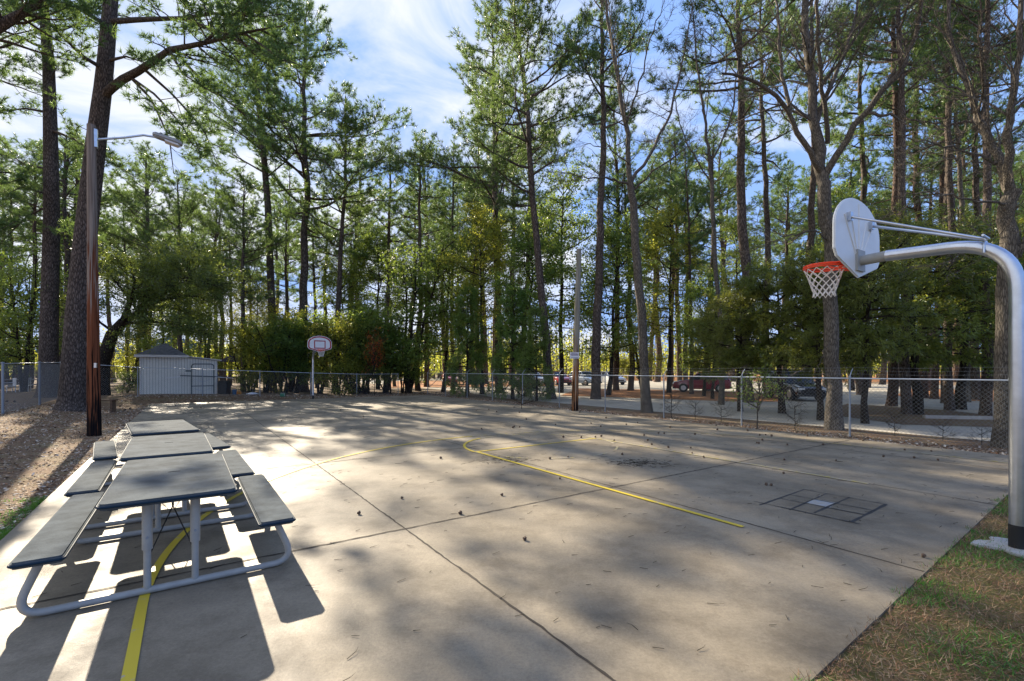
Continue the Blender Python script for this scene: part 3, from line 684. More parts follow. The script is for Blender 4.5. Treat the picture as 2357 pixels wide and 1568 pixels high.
spb = P(1323, 945.5, 0); D1 = spb.y
sp_ = empty('sign_pole', spb + Vector((0, 0, -.04)), 'weathered grey wooden pole with small white sign beside the right fence', 'pole')
BM().tube([(0, 0, -.1), (.02, 0, 1.0), (.10, 0, 4.0), (10 * D1 / F, 0, 7.2)], [.15, .145, .13, .105], 18).out('pole', pole_wood('pale_pole', (.34, .15, .06), (.30, .285, .23), .5, 1.7), sp_)
def build_sign():
    so = BM().box((-.04, -.16, 2.48), (.40, .012, .28)).out('sign_plate', M['sign'], sp_)
    b = BM()
    for i, (wd, z) in enumerate(((.26, .105), (.32, .065), (.32, .035), (.28, .005))):
        x = -wd / 2
        rr = random.Random(i)
        while x < wd / 2:
            q = rr.uniform(.012, .03); b.box((-.04 + x + q / 2, -.168, 2.48 + z), (q, .004, .02)); x += q + .008
    b.out('lettering', M['ink'], so)
    BM().box((-.04, -.168, 2.40), (.32, .004, .012)).box((-.04, -.168, 2.365), (.32, .004, .012)).out('lower_lettering', M['bluep'], so)
build_sign()

# ------------------------------------------------------------------ shed and the things beside it
sc0 = W(37.4, -2.36); sz0 = terr(sc0.x, sc0.y); th = math.atan2(V[1], V[0])
shed = empty('shed', (sc0.x, sc0.y, sz0), 'pale grey shed with hip roof and vertical siding behind the far fence', 'shed', rz=th)
b = BM(); LW, LT, DP = 2.35, 4.0, 2.6   # main width, total width, depth
b.faces([(0, 0, -.1), (LW, 0, -.1), (LT, 0, -.1), (LT, 0, 2.15), (LW, 0, 2.32), (0, 0, 2.36), (0, DP, -.1), (LT, DP, -.1), (LT, DP, 2.15), (LW, DP, 2.32), (0, DP, 2.36)],
        [(0, 1, 4, 5), (1, 2, 3, 4), (0, 5, 10, 6), (2, 7, 8, 3), (6, 10, 9, 8, 7)])
b.out('wall', M['siding'], shed)
ov = .28
b = BM().faces([(-ov, -ov, 2.46), (LW + .1, -ov, 2.46), (LW + .1, DP + ov, 2.46), (-ov, DP + ov, 2.46), (LW / 2, DP / 2, 3.3)], [(0, 1, 4), (1, 2, 4), (2, 3, 4), (3, 0, 4), (3, 2, 1, 0)])
b.out('roof', M['shingle'], shed)
BM().box((LW / 2 - .09, -ov - .015, 2.40), (LW + .38 + .05, .03, .14)).box((-ov - .012, DP / 2, 2.40), (.03, DP + 2 * ov - .03, .14)).out('fascia', M['white'], shed)
b = BM().faces([(LW + .1, -.2, 2.42), (LT + .3, -.2, 2.2), (LT + .3, DP, 2.2), (LW + .1, DP, 2.42), (LW + .1, -.2, 2.36), (LT + .3, -.2, 2.14), (LT + .3, DP, 2.14), (LW + .1, DP, 2.36)],
        [(0, 1, 2, 3), (7, 6, 5, 4), (0, 4, 5, 1), (1, 5, 6, 2), (2, 6, 7, 3), (3, 7, 4, 0)]); b.out('lean_to_roof', M['white'], shed)
BM().box((-.02, -.02, 1.14), (.07, .07, 2.4)).box((LT + .02, -.02, 1.03), (.07, .07, 2.22)).out('corner_trim', M['white'], shed)
def at_shed(dv, du): p = W(37.4 + du, -2.36 + dv); return Vector((p.x, p.y, terr(p.x, p.y)))
rk = empty('tube_rack', at_shed(2.62, -.55), 'arched dark teal tubular frame with planks standing in front of the shed', 'rack', rz=th)
BM().tube(arc_pts([(0, 0, 0), (0, 0, 1.95), (1.22, 0, 1.95), (1.22, 0, 0)], .2), .03, 8).out('arch_frame', M['teal'], rk)
BM().box((-.15, -.05, 1.5), (.34, .05, .09)).box((.55, -.06, 1.15), (2.3, .08, .07), M=Matrix.Rotation(R(2.5), 4, 'Y')).box((.6, 0, .52), (1.24, .05, .05)).out('crossbar', M['teal'], rk)
BM().tube([(-1.35, -.1, 1.05), (-.6, -.1, 1.13)], .02, 6).tube([(1.3, -.1, 1.1), (2.3, -.1, 1.02)], .02, 6).out('rod', M['pwhite'], rk)
for z in (.22, .82):
    BM().tube([(.15, 0, z + .15), (.6, 0, z - .05)], .014, 6).tube([(1.05, 0, z + .15), (.6, 0, z - .05)], .014, 6).out('cross_brace', M['galv'], rk)
bn = BM().poly(rrect(.3, .3, .08), .85, bev=.05).poly(rrect(.33, .33, .08), .05, Matrix.Translation((0, 0, .86)), bev=.015); o = bn.out('rubbish_bin', M['blackbin'], None, at_shed(4.45, -.3)); tag(o, 'squat black plastic bin standing at the right corner of the shed', 'bin')
bk = BM().tube([(0, 0, 0), (0, 0, .34)], [.12, .14], 14); o = bk.out('bucket', M['bluep'], None, at_shed(5.0, -.75)); tag(o, 'small dark blue bucket beside the black bin near the fence', 'bucket')
tb = BM().poly(rrect(.16, .1, .05), .16, bev=.04).tube([(-.12, 0, .14), (-.05, 0, .24), (.08, 0, .24), (.12, 0, .14)], .02, 6); o = tb.out('toy_truck', M['orangep'], None, at_shed(5.3, -.2)); tag(o, 'orange plastic toy lying on the straw by the blue bucket', 'toy')
ub = empty('umbrella_base', at_shed(6.1, -.4), 'round white umbrella base lying on pine straw right of the shed', 'umbrella base')
BM().tube([(0, 0, .02), (0, 0, .05), (0, 0, .14)], [.42, .38, .08], 20).out('base', M['pwhite'], ub); BM().tube([(0, 0, .1), (0, 0, .34)], .03, 8).out('tube', M['trim'], ub)
gs = empty('ground_sign', GD(651, 30.4), 'small green box sign low on the ground left of the far hoop', 'sign')
BM().box((0, 0, .16), (.32, .1, .24), bev=.015).out('box', M['green'], gs); BM().box((0, -.054, .27), (.30, .008, .03)).box((.13, -.054, .16), (.03, .008, .2)).out('pale_edge', M['tubem'], gs)

# playground tower
pt = empty('play_tower', GD(537, 37.5), 'dark wooden play tower with pointed purple roof right of the shed', 'play tower', rz=.5)
for x in (-.55, .55):
    for y in (-.55, .55): BM().box((x, y, 1.15), (.12, .12, 2.3)).out('post', M['wood'], pt)
BM().faces([(-.85, -.85, 2.3), (.85, -.85, 2.3), (.85, .85, 2.3), (-.85, .85, 2.3), (0, 0, 3.05)], [(0, 1, 4), (1, 2, 4), (2, 3, 4), (3, 0, 4), (3, 2, 1, 0)]).out('roof', M['purple'], pt)
BM().box((0, 0, 1.1), (1.3, 1.3, .08)).out('platform', M['wood'], pt)
rl = BM()
for i in range(8):
    rl.box((-.49 + i * .14, -.61, .85), (.11, .025, .5)); rl.box((.61, -.49 + i * .14, .85), (.025, .11, .5))
rl.out('railing', M['wood'], pt)
def little_bench(loc, rz, label):
    o = empty('wooden_bench', loc, label, 'bench', rz=rz)
    BM().box((0, 0, .5), (.95, .3, .06), bev=.01).out('seat', M['wood'], o)
    for s in (-1, 1): BM().box((s * .34, 0, .23), (.08, .26, .46)).out('leg', M['wood'], o)
    return o
little_bench(GD(240, 20.6), .15, 'low weathered wooden bench half hidden behind the tall light pole')
def patio_chair(loc, rz, label):
    o = empty('patio_chair', loc, label, 'chair', rz=rz)
    BM().box((0, 0, .42), (.5, .5, .04), bev=.015).out('seat', M['pwhite'], o)
    bk = BM()
    for i in range(5): bk.box((-.2 + .1 * i, .25, .68), (.06, .02, .5))
    bk.box((0, .25, .93), (.5, .03, .06)); bk.out('backrest', M['pwhite'], o)
    for a in (-.22, .22):
        for c in (-.22, .22): BM().tube([(a, c, 0), (a * .95, c * .95, .42)], .02, 6).out('leg', M['pwhite'], o)
    for s in (-1, 1): BM().box((s * .26, 0, .64), (.05, .5, .03)).out('armrest', M['pwhite'], o)
    return o
patio_chair(GD(58, 33), .5, 'white patio chair standing nearer the trunk, beyond left fence')
patio_chair(GD(22, 32), -.4, 'white patio chair at the far left edge beyond the fence post')
rf = empty('rail_fence', (0, 0, 0), 'low wooden rail fence in the grass beyond the big pines', 'fence')
rp = [GD(-60 + i * 62, 36 + i * .9) for i in range(7)]
for p in rp: BM().box(tuple(p + Vector((0, 0, .45))), (.1, .1, .9)).out('post', M['wood'], rf)
for z in (.35, .75):
    q = BM()
    for a, b_ in zip(rp, rp[1:]): q.tube([tuple(a + Vector((0, 0, z))), tuple(b_ + Vector((0, 0, z)))], .045, 6)
    q.out('rail', M['log'], rf)
for x_, d_, lb in ((2205, 17.6, 'long pale concrete parking stop among the pines on the right'),):
    p = GD(x_, d_); o = BM().box((0, 0, .07), (2.2, .2, .15), bev=.03).out('parking_stop', M['log'], None, p); o.rotation_euler = (0, 0, -.22); tag(o, lb, 'parking stop')

# ------------------------------------------------------------------ cars
def make_car(paint, loc, rz, label, L=4.6, Wd=1.85, Hh=1.68, jeep=False):
    o = empty('parked_car', loc, label, 'car', 'cars parked beyond the fence', rz=rz)
    b = BM(); hw = Wd / 2
    # stations along x: (x, z_bottom, z_belt, half width)
    st = [(-L / 2, .45, .95, .80), (-L / 2 + .12, .30, 1.05, .93), (-L * .28, .26, 1.06, 1.0), (0, .26, 1.03, 1.0), (L * .22, .26, 1.0, 1.0), (L * .36, .26, .93, .98), (L / 2 - .1, .30, .80, .90), (L / 2, .42, .68, .78)]
    vs = []
    for x, zb, zt, k in st:
        h_ = hw * k
        for y, z in ((-h_ * .95, zb), (-h_, (zb + zt) * .5), (-h_ * .95, zt), (-h_ * .7, zt + .05), (h_ * .7, zt + .05), (h_ * .95, zt), (h_, (zb + zt) * .5), (h_ * .95, zb)): vs.append((x, y, z))
    fs = []
    for i in range(len(st) - 1):
        for j in range(8): a = i * 8 + j; c = i * 8 + (j + 1) % 8; fs.append((a, c, c + 8, a + 8))
    fs += [tuple(range(7, -1, -1)), tuple(range(len(st) * 8 - 8, len(st) * 8))]
    b.faces(vs, fs)
    bo = b.out('body', paint, o)
    bo.modifiers.new('bev', 'BEVEL').width = .04
    # cabin glass then roof and pillars
    g0 = 1.04; x0, x1, xr0, xr1 = (-L * .46, L * .20, -L * .40, L * .04); hb_, ht = hw * .9, hw * .72
    g = BM().faces([(x0, -hb_, g0), (x1, -hb_, g0), (x1, hb_, g0), (x0, hb_, g0), (xr0, -ht, Hh - .06), (xr1, -ht, Hh - .06), (xr1, ht, Hh - .06), (xr0, ht, Hh - .06)],
                   [(0, 1, 5, 4), (1, 2, 6, 5), (2, 3, 7, 6), (3, 0, 4, 7), (4, 5, 6, 7)]); g.out('windows', M['glass'], o)
    r = BM().poly(rrect((xr1 - xr0) / 2 + .03, ht + .03, .12), .06, Matrix.Translation(((xr0 + xr1) / 2, 0, Hh - .065)), bev=.02)
    for s in (-1, 1):
        for (xa, xb) in ((x0, xr0), (-L * .2, -L * .18), (0, 0), (x1, xr1)): r.tube([(xa, s * (hb_ + .005), g0), (xb, s * (ht + .01), Hh - .05)], .035, 6)
        r.tube([(xr0, s * (ht + .01), Hh - .03), (xr1, s * (ht + .01), Hh - .03)], .03, 6)
    r.out('roof', paint, o)
    for sx_ in (-L * .31, L * .31):
        for s in (-1, 1):
            wr = .36 if not jeep else .42
            wl = BM().tube([(sx_, s * (hw - .2), wr), (sx_, s * (hw + .012), wr)], [wr, wr], 22).out('wheel', M['tyre'], o)
            BM().tube([(sx_, s * (hw + .0), wr), (sx_, s * (hw + .02), wr)], [wr * .62, wr * .55], 14).out('rim', M['rimc'], wl)
    for s in (-1, 1):
        BM().box((L / 2 - .07, s * hw * .66, .72), (.14, .36, .12), bev=.02).out('headlight', M['lens'], o)
        BM().box((-L / 2 + .06, s * hw * .74, .92), (.1, .22, .2), bev=.02).out('tail_light', M['redlens'], o)
        BM().box((L * .16, s * (hw + .06), 1.08), (.12, .16, .12), bev=.02).out('mirror', paint, o)
    BM().box((L / 2 - .02, 0, .56), (.08, .9, .16), bev=.01).out('grille', M['trim'], o)
    BM().box((L / 2 - .08, 0, .36), (.2, Wd * .9, .14), bev=.03).box((-L / 2 + .08, 0, .42), (.2, Wd * .9, .18), bev=.03).out('bumper', M['trim'], o)
    return o
def cz(px, D): p = GD(px, D); p.z = -.03; return p
make_car(M['carred'], cz(1614, 39.5), PI - .35, 'dark red SUV parked behind the straw island, nose to the left', 4.5)
make_car(M['carwhite'], cz(1226, 56), -.75, 'white crossover parked under the trees left of the sign pole')
make_car(M['carr2'], cz(1284, 58), -1.25, 'red car parked between the white crossover and the sign pole')
make_car(M['carblue'], cz(1346, 57), -1.1, 'silver blue SUV parked just right of the sign pole')
make_car(M['carr2'], cz(1035, 60), -1.4, 'small red car far back seen through trunks at mid left')
make_car(M['carblack'], cz(1826, 29.5), -1.62, 'black off-road car under the cedar trees, front facing the court', 4.2, 1.85, 1.85, True)
make_car(M['carwhite'], cz(1405, 60), -1.2, 'white car mostly hidden behind the pale leaning gum tree')

# ------------------------------------------------------------------ vegetation generators
def nrm(a): return a / (np.linalg.norm(a) + 1e-9)
def walk(p, d, L, n, wig, up, rng):
    pts = [np.array(p, float)]; d = nrm(np.array(d, float)); st = L / n
    for i in range(n):
        d = nrm(d + rng.normal(size=3) * wig + np.array([0, 0, up])); pts.append(pts[-1] + d * st)
    return np.array(pts)
def sample(pts, s):
    x = s * (len(pts) - 1); i = min(int(x), len(pts) - 2); t = x - i
    return pts[i] * (1 - t) + pts[i + 1] * t, nrm(pts[i + 1] - pts[i])
def side(t, ang, rng, tilt=.25):
    up = np.array([0, 0, 1.0]); n = np.cross(t, up); n = nrm(n) if np.linalg.norm(n) > .05 else nrm(rng.normal(size=3))
    sgn = rng.choice([-1, 1]); return nrm(t * math.cos(ang) + n * sgn * math.sin(ang) + up * rng.normal() * tilt + rng.normal(size=3) * .12)

class Tree:
    def __init__(s, seed, kind, tw=1.0, dens=1.0):
        s.r = np.random.default_rng(seed); s.kind = kind; s.wood = Geo(); s.fol = Geo(); s.A = []; s.B = []; s.RA = []; s.tp = []; s.td = []; s.tw = tw; s.dens = dens
    def trunk(s, pts, rad, k=12): s.wood.tube(pts, rad, k)
    def limb(s, pts, r0, r1, start=.3, sec=None, tip=True):
        rng = s.r; n = len(pts); L = np.linalg.norm(np.diff(pts, axis=0), axis=1).sum()
        s.wood.tube(pts, np.linspace(r0, r1, n), 6 if r0 > .05 else 4)
        kd = s.kind
        per = {'pine': 2.8, 'leaf': 2.6, 'cedar': 3.2, 'bare': 2.2}[kd] * s.dens
        ns = int(L * per) + 2
        for q in range(ns):
            f = start + (1 - start) * (q + rng.random()) / ns; p, t = sample(pts, min(f, .99))
            l2 = (L * .34 * (1.25 - f) + .25) * rng.uniform(.7, 1.2)
            l2 = min(l2, 2.6)
            d = side(t, rng.uniform(.5, 1.1), rng)
            up = {'pine': .10, 'leaf': .04, 'cedar': -.05, 'bare': .10}[kd]
            p2 = walk(p, d, l2, 4, .13, up, rng)
            ra = max(.006, (r0 + (r1 - r0) * f) * .42)
            s.wood.tube(p2, np.linspace(ra, .005, 5), 3)
            nt = int(l2 * {'pine': 5.0, 'leaf': 5, 'cedar': 7, 'bare': 6}[kd]) + 2
            for z in range(nt):
                f2 = .25 + .75 * (z + rng.random()) / nt; p3, t3 = sample(p2, min(f2, .99))
                l3 = rng.uniform(.14, .38) * (1.4 if kd in ('bare', 'leaf') else 1)
                d3 = side(t3, rng.uniform(.4, 1.0), rng, .45)
                if kd == 'pine': d3 = nrm(d3 + [0, 0, .35])
                e = p3 + d3 * l3; s.A.append(p3); s.B.append(e); s.RA.append(.006)
                s.tp.append(e); s.td.append(d3)
                if kd == 'bare':
                    for _ in range(2):
                        d4 = nrm(d3 + rng.normal(size=3) * .6); f0 = p3 + d3 * l3 * rng.uniform(.4, 1); s.A.append(f0); s.B.append(f0 + d4 * rng.uniform(.15, .35)); s.RA.append(.004)
            if tip: s.tp.append(p2[-1]); s.td.append(nrm(p2[-1] - p2[-2]))
    def finish(s, name, leafL=.1, nl=14, spread=.22, blades=16, bl=.25, bw=.026):
        rng = s.r
        if s.A: s.wood.prisms(np.array(s.A), np.array(s.B), np.array(s.RA) * s.tw, np.array(s.RA) * s.tw * .5)
        wm = s.wood.mesh(name + '_trunk'); fm = None
        if s.tp:
            tp = np.array(s.tp); td = np.array(s.td)
            if s.kind == 'pine':
                p = np.repeat(tp, blades, 0); d = np.repeat(td, blades, 0) * .55 + rng.normal(size=(len(p), 3)) * .62 + np.array([0, 0, .12])
                p = p - np.repeat(td, blades, 0) * (rng.random((len(p), 1)) * .10)
                s.fol.blades(p, d, rng.uniform(.7, 1.15, len(p)) * bl, bw, rng)
            elif s.kind == 'cedar':
                p = np.repeat(tp, blades, 0); d = np.repeat(td, blades, 0) * .8 + rng.normal(size=(len(p), 3)) * .5 - np.array([0, 0, .25])
                p = p + rng.normal(size=p.shape) * .07
                s.fol.blades(p, d, rng.uniform(.6, 1.2, len(p)) * bl, bw, rng)
            elif s.kind == 'leaf':
                p = np.repeat(tp, nl, 0) + rng.normal(size=(len(tp) * nl, 3)) * spread * np.array([1, 1, .7])
                s.fol.leaves(p, rng.uniform(.7, 1.25, len(p)) * leafL, rng)
            elif s.kind == 'bare':
                idx = rng.random(len(tp)) < .10; q = tp[idx] - [0, 0, .06]
                if len(q):
                    g = s.fol; o = np.array([(1, 0, 0), (-1, 0, 0), (0, 1, 0), (0, -1, 0), (0, 0, 1), (0, 0, -1)]) * .022
                    fs = np.array([(0, 2, 4), (2, 1, 4), (1, 3, 4), (3, 0, 4), (2, 0, 5), (1, 2, 5), (3, 1, 5), (0, 3, 5)])
                    g.add((q[:, None] + o[None]).reshape(-1, 3), (np.arange(len(q))[:, None, None] * 6 + fs[None]).reshape(-1, 3))
            fm = s.fol.mesh(name + '_crown') if s.fol.v else None
        return wm, fm

def pine_tree(seed, Ht=22.0, r0=.27, cs=.45, Lmax=3.6, npr=44, path=None, stubs=10, dens=1.0, flare=.22, azf=None):
    t = Tree(seed, 'pine', 1.3, dens); rng = t.r; n = 22
    if path is None:
        z = np.linspace(0, Ht, n); wx = np.cumsum(rng.normal(size=n) * .06); wy = np.cumsum(rng.normal(size=n) * .06); path = np.stack([wx - wx[0], wy - wy[0], z], 1)
    else: path = np.array([sample(np.array(path, float), i / (n - 1))[0] for i in range(n)])
    fz = np.linspace(0, 1, n); rad = r0 * (1 - fz * .9) ** .75 + .01; rad[0] *= 1 + flare; rad[1] *= 1 + flare * .1
    # finer foot
    p0 = path[0]; p1 = path[1]; foot = [p0 + (p1 - p0) * q for q in (-.12, 0, .12, .3, .6)]; fr_ = [rad[1] * (1 + flare * k) for k in (1.6, 1.15, .6, .25, .08)]
    t.trunk(np.concatenate([np.array(foot), path[1:]]), np.concatenate([fr_, rad[1:]]), 12)
    for i in range(npr):
        f = cs + (1 - cs) * ((i + rng.random()) / npr) ** .9; f = min(f, .985); p, tt = sample(path, f)
        g = (f - cs) / (1 - cs); prof = (.55 + .9 * g) if g < .3 else (.82 * (1 - ((g - .3) / .7) ** 1.6) + .14)
        L = Lmax * prof * rng.uniform(.3, 1.12); az = rng.random() * 2 * PI + i * 2.4
        el = -.05 + .75 * g + rng.normal() * .15
        d = (math.cos(az) * math.cos(el), math.sin(az) * math.cos(el), math.sin(el))
        rr = rad[min(int(f * n), n - 1)]
        t.limb(walk(p, d, L, 7, .11, .045, rng), min(rr * .5, .02 + L * .014), .008, .22)
    t.limb(walk(path[-1], (0, 0, 1), .8, 3, .1, .1, rng), .02, .008, .1)
    for i in range(stubs):
        f = rng.uniform(.22, cs + .1); p, tt = sample(path, f); az = rng.random() * 2 * PI; L = rng.uniform(.5, 1.8)
        t.wood.tube(walk(p, (math.cos(az), math.sin(az), rng.uniform(-.2, .4)), L, 5, .2, 0, rng), np.linspace(.02, .004, 6), 3)
    return t
def leaf_tree(seed, Ht=8.0, r0=.12, cs=.25, Lmax=2.2, npr=26, path=None, nst=1, kind='leaf', dens=1.0, prof='round', el0=.1):
    t = Tree(seed, kind, 1.2, dens); rng = t.r
    for sidx in range(nst):
        n = 10
        if path is None or sidx:
            lean = rng.normal(size=2) * (.1 if nst == 1 else .45)
            z = np.linspace(0, Ht * rng.uniform(.8, 1) if nst > 1 else Ht, n)
            wob = np.cumsum(rng.normal(size=(n, 2)) * .035 * Ht / 5, 0); wob -= wob[0]
            pa = np.concatenate([wob + np.outer(z / Ht, lean) * Ht * .35 + (rng.normal(size=2) * .12 if nst > 1 else 0), z[:, None]], 1)
        else: pa = np.array([sample(np.array(path, float), i / (n - 1))[0] for i in range(n)])
        rad = np.linspace(r0, .015, n); rad[0] *= 1.25; t.trunk(pa, rad, 8)
        m = npr // nst
        for i in range(m):
            f = cs + (1 - cs) * (i + rng.random()) / m; f = min(f, .98); p, tt = sample(pa, f); g = (f - cs) / (1 - cs)
            if prof == 'round': q = math.sqrt(max(.12, 1 - (2 * g - .75) ** 2 / 1.6))
            elif prof == 'cone': q = 1.0 - .8 * g
            else: q = .6 + .4 * math.sin(g * PI)
            L = Lmax * q * rng.uniform(.65, 1.1); az = i * 2.4 + rng.random(); el = el0 + .6 * g + rng.normal() * .15
            d = (math.cos(az) * math.cos(el), math.sin(az) * math.cos(el), math.sin(el))
            t.limb(walk(p, d, L, 6, .13, .03, rng), min(.02 + L * .012, .08), .007, .18)
    return t

MESH = {}
def variant(key, tree, **k): MESH[key] = tree.finish(key, **k); return key
def plant_tree(name, key, loc, label, cat, group, scale=1.0, rz=0.0, tilt=(0, 0), wood='bark', fol='pine', crown='crown', stem='trunk'):
    o = empty(name, loc, label, cat, group, rz)
    o.rotation_euler = (tilt[0], tilt[1], rz) if rz == 0 else (Euler((tilt[0], tilt[1], 0)).to_matrix() @ Matrix.Rotation(rz, 3, 'Z')).to_euler()
    o.scale = (scale,) * 3 if np.isscalar(scale) else scale
    wm, fm = MESH[key]
    for nm, me, mk in ((stem, wm, wood), (crown, fm, fol)):
        if me is None: continue
        c = bpy.data.objects.new(nm, me)
        if not me.materials: me.materials.append(M[mk])
        COL.objects.link(c); c.parent = o
        if me.materials[0] is not M[mk]: c.material_slots[0].link = 'OBJECT'; c.material_slots[0].material = M[mk]
    return o

# --- pine variants
for i, (cs, Lm, npr, r0) in enumerate(((.42, 4.8, 40, .25), (.52, 4.6, 36, .24), (.34, 5.2, 44, .27), (.60, 4.8, 30, .26), (.44, 3.8, 36, .20))):
    variant(f'pine{i}', pine_tree(100 + i, 22.0, r0, cs, Lm, npr))
variant('pine5', pine_tree(107, 22.0, .25, .40, 6.6, 52))
variant('pine6', pine_tree(109, 22.0, .23, .44, 5.8, 44))
def add_pine(px, D, topY, lean, var, label, group=None, rz=None, rs=None, wood='bark', thick=1.0):
    b = GD(px, D); Ht = H + (HY - topY) * D / F - b.z; s = Ht / 22.8
    tl = math.atan2(lean * D / F, Ht); r_ = random.Random(int(px * 7 + D))
    return plant_tree('pine_tree', f'pine{var}', b, label, 'pine tree', group, (s * thick ** .5, s * thick ** .5, s) if rs is None else rs, r_.random() * 6.28 if rz is None else rz, (0, tl), wood)
heroes = [
 (700, 39.5, 14, 6, 5, 'thick straight pine rising just above the far hoop, branches spreading right'),
 (772, 40.5, 200, 28, 6, 'pine leaning right just beyond the far hoop, shorter than its neighbours'),
 (560, 36, 395, 0, 5, 'short slim pine above the play tower roof'),
 (500, 46, 415, 0, 6, 'slim pine behind the right end of the shed roof'),
 (415, 36, 395, -6, 5, 'round-topped pine standing behind the shed roof peak'),
 (330, 47, 330, 5, 2, 'pale green pine behind the left corner of the shed'),
 (890, 44, 318, 2, 0, 'pine at the left side of the open sky gap'),
 (962, 42, 298, 4, 1, 'pine directly below the open sky gap'),
 (1043, 46, 320, 12, 4, 'slim pine at the right side of the open sky gap'),
 (1150, 38, 40, -18, 5, 'broad pine right of the sky gap with drooping needle clumps'),
 (1270, 30, -90, -95, 6, 'tall pine leaning left above the middle of the court'),
 (1371, 30, -110, 6, 3, 'very straight tall dark pine just right of the sign pole'),
 (1418, 42, 200, -6, 0, 'slim reddish pine behind the pale leaning gum tree'),
 (1592, 36, 330, -10, 4, 'thin dark pine with flat top right of the pale gum tree'),
 (1722, 27, -150, -12, 3, 'tall purple-barked pine standing alone left of the dark cedars'),
 (1768, 33, -60, -22, 1, 'pine close right of the tall purple-barked pine'),
 (1855, 33, -120, -5, 3, 'straight grey pine trunk just left of the forked gum tree'),
 (1982, 35, -80, -3, 1, 'narrow pine rising right behind the near backboard'),
 (2052, 24, -180, -22, 3, 'tall light-barked pine leaning left above the backboard braces'),
 (2178, 26, -160, -2, 1, 'thin pine above the bend of the near hoop arm'),
 (2088, 19.5, -260, -30, 3, 'grey pine with flared foot on the shaded island by the fence'),
 (2186, 21.5, -230, -8, 1, 'grey pine at the middle of the shaded island, flared foot'),
 (2268, 19, -300, 8, 3, 'grey pine at the right end of the shaded island'),
 (2125, 31, -120, 6, 0, 'sunlit pine trunk, left one of a pair beyond the island'),
 (2150, 30, -130, 10, 4, 'sunlit pine trunk, right one of a pair beyond the island'),
 (2248, 29, -120, -6, 1, 'slim sunlit pine trunk far right beyond the island'),
 (-55, 24, -150, -10, 2, 'pine mostly outside the left edge, limbs reaching in at the top'),
]
for i, (px, D, ty, ln, var, lb) in enumerate(heroes):
    add_pine(px, D, ty, ln, var, lb, None, thick=1.1 if px in (700, 1722) else (.5 if px > 2040 and D < 23 else (.6 if px > 1600 else (.8 if px > 1300 else .95))), wood='barkr' if px in (1418, 2125, 2150, 2052) else 'bark')
# filler pines in the wood
rr = random.Random(11); zones = [(-250, 240, 'beyond the left fence'), (240, 560, 'behind the shed'), (560, 900, 'behind the shrubs of the far hoop'), (900, 1180, 'below the sky gap'),
    (1180, 1480, 'around the sign pole'), (1480, 1800, 'beyond the parked dark red car'), (1800, 2120, 'behind the near backboard'), (2120, 2650, 'beyond the right-hand driveway')]
def skyline(px):
    xs = [-300, 100, 240, 400, 470, 560, 700, 850, 930, 1000, 1080, 1180, 1300, 1500, 1700, 2000, 2700]; ys = [250, 300, 330, 410, 440, 400, 330, 330, 350, 350, 320, 260, 250, 270, 290, 280, 260]
    return float(np.interp(px, xs, ys))
used = [h[0] for h in heroes]; cnt = 0; tries = 0
while cnt < 80 and tries < 2000:
    tries += 1
    px = rr.uniform(-230, 2620); D = rr.choice((rr.uniform(38, 55), rr.uniform(48, 80)))
    if px < 240 and rr.random() < .55: continue
    if any(abs(px - q) < 11 for q in used): continue
    x, y = (px - CX) * D / F, D; u, v = uv(x, y)
    if v < 16 and u < 40: continue
    if px > 1200 and 50 < D < 63 and px < 1440: continue
    ty = skyline(px) + rr.uniform(-30, 190); used.append(px); cnt += 1
    zn = next((z for z in zones if z[0] <= px < z[1]), zones[-1])
    hgt = 'short' if ty > skyline(px) + 120 else ('tall' if ty < skyline(px) + 40 else 'middling')
    var = rr.randrange(5); wd_ = rr.choice(('bark', 'bark', 'barkr')); tk = rr.uniform(.8, 1.5); ln = rr.uniform(-26, 26)
    ds = f"{hgt} {'broad' if tk > 1.15 else 'narrow'} {'reddish' if wd_ == 'barkr' else 'grey'}-trunked {'midground' if D < 49 else 'background'} pine{' leaning left' if ln < -12 else (' leaning right' if ln > 12 else '')} {zn[2]}"
    add_pine(px, D, ty, ln, var, ds, ds.replace('pine ', 'pines ', 1), wood=wd_, thick=tk)

# --- two big pines on the left, built from their own outline
def local(pts, D, base): return [tuple(PD(a, b_, D + (c if c else 0)) - base) for a, b_, c in pts]
def to_np(l): return [np.array(p, float) for p in l]
def custom(name, t, base, label, cat, wood, fol, key, **k):
    variant(key, t, **k); return plant_tree(name, key, base, label, cat, None, wood=wood, fol=fol)
b1 = GD(110, 26.3)
path = to_np(local([(110, 918, 0), (113, 760, 0), (119, 500, 0), (116, 300, 0), (112, 150, 0), (100, 0, 0), (96, -160, 0), (90, -330, 0)], 26.3, b1)); path[0] = np.zeros(3)
t = pine_tree(31, path=path, r0=.44, cs=.50, Lmax=5.2, npr=40, stubs=16, flare=.35)
for pts, r_ in (([(120, 300, 0), (170, 320, -1), (230, 360, -2), (300, 400, -2)], .08), ([(118, 470, 0), (60, 500, 0), (0, 560, -1)], .06), ([(120, 530, 0), (180, 545, 0), (215, 560, -1)], .06), ([(116, 260, 0), (60, 250, 0), (-40, 260, 0)], .08), ([(118, 390, 0), (60, 380, 1), (-20, 330, 2)], .07), ([(119, 450, 0), (50, 430, -1), (-30, 470, -3)], .06)):
    t.limb(np.array([sample(np.array(to_np(local(pts, 26.3, b1))), q)[0] for q in np.linspace(0, 1, 7)]), r_, .01, .3)
custom('pine_tree', t, b1, 'large straight pine left of the leaning one, behind the left fence', 'pine tree', 'bark', 'pine', 'bigpineA')
b2 = GD(167, 20.0)
path = to_np(local([(167, 931, 0), (176, 760, 0), (197, 540, 0), (222, 320, 0), (240, 180, 0), (255, 0, 0), (262, -150, 0), (262, -330, 0), (270, -480, 0)], 20, b2)); path[0] = np.zeros(3)
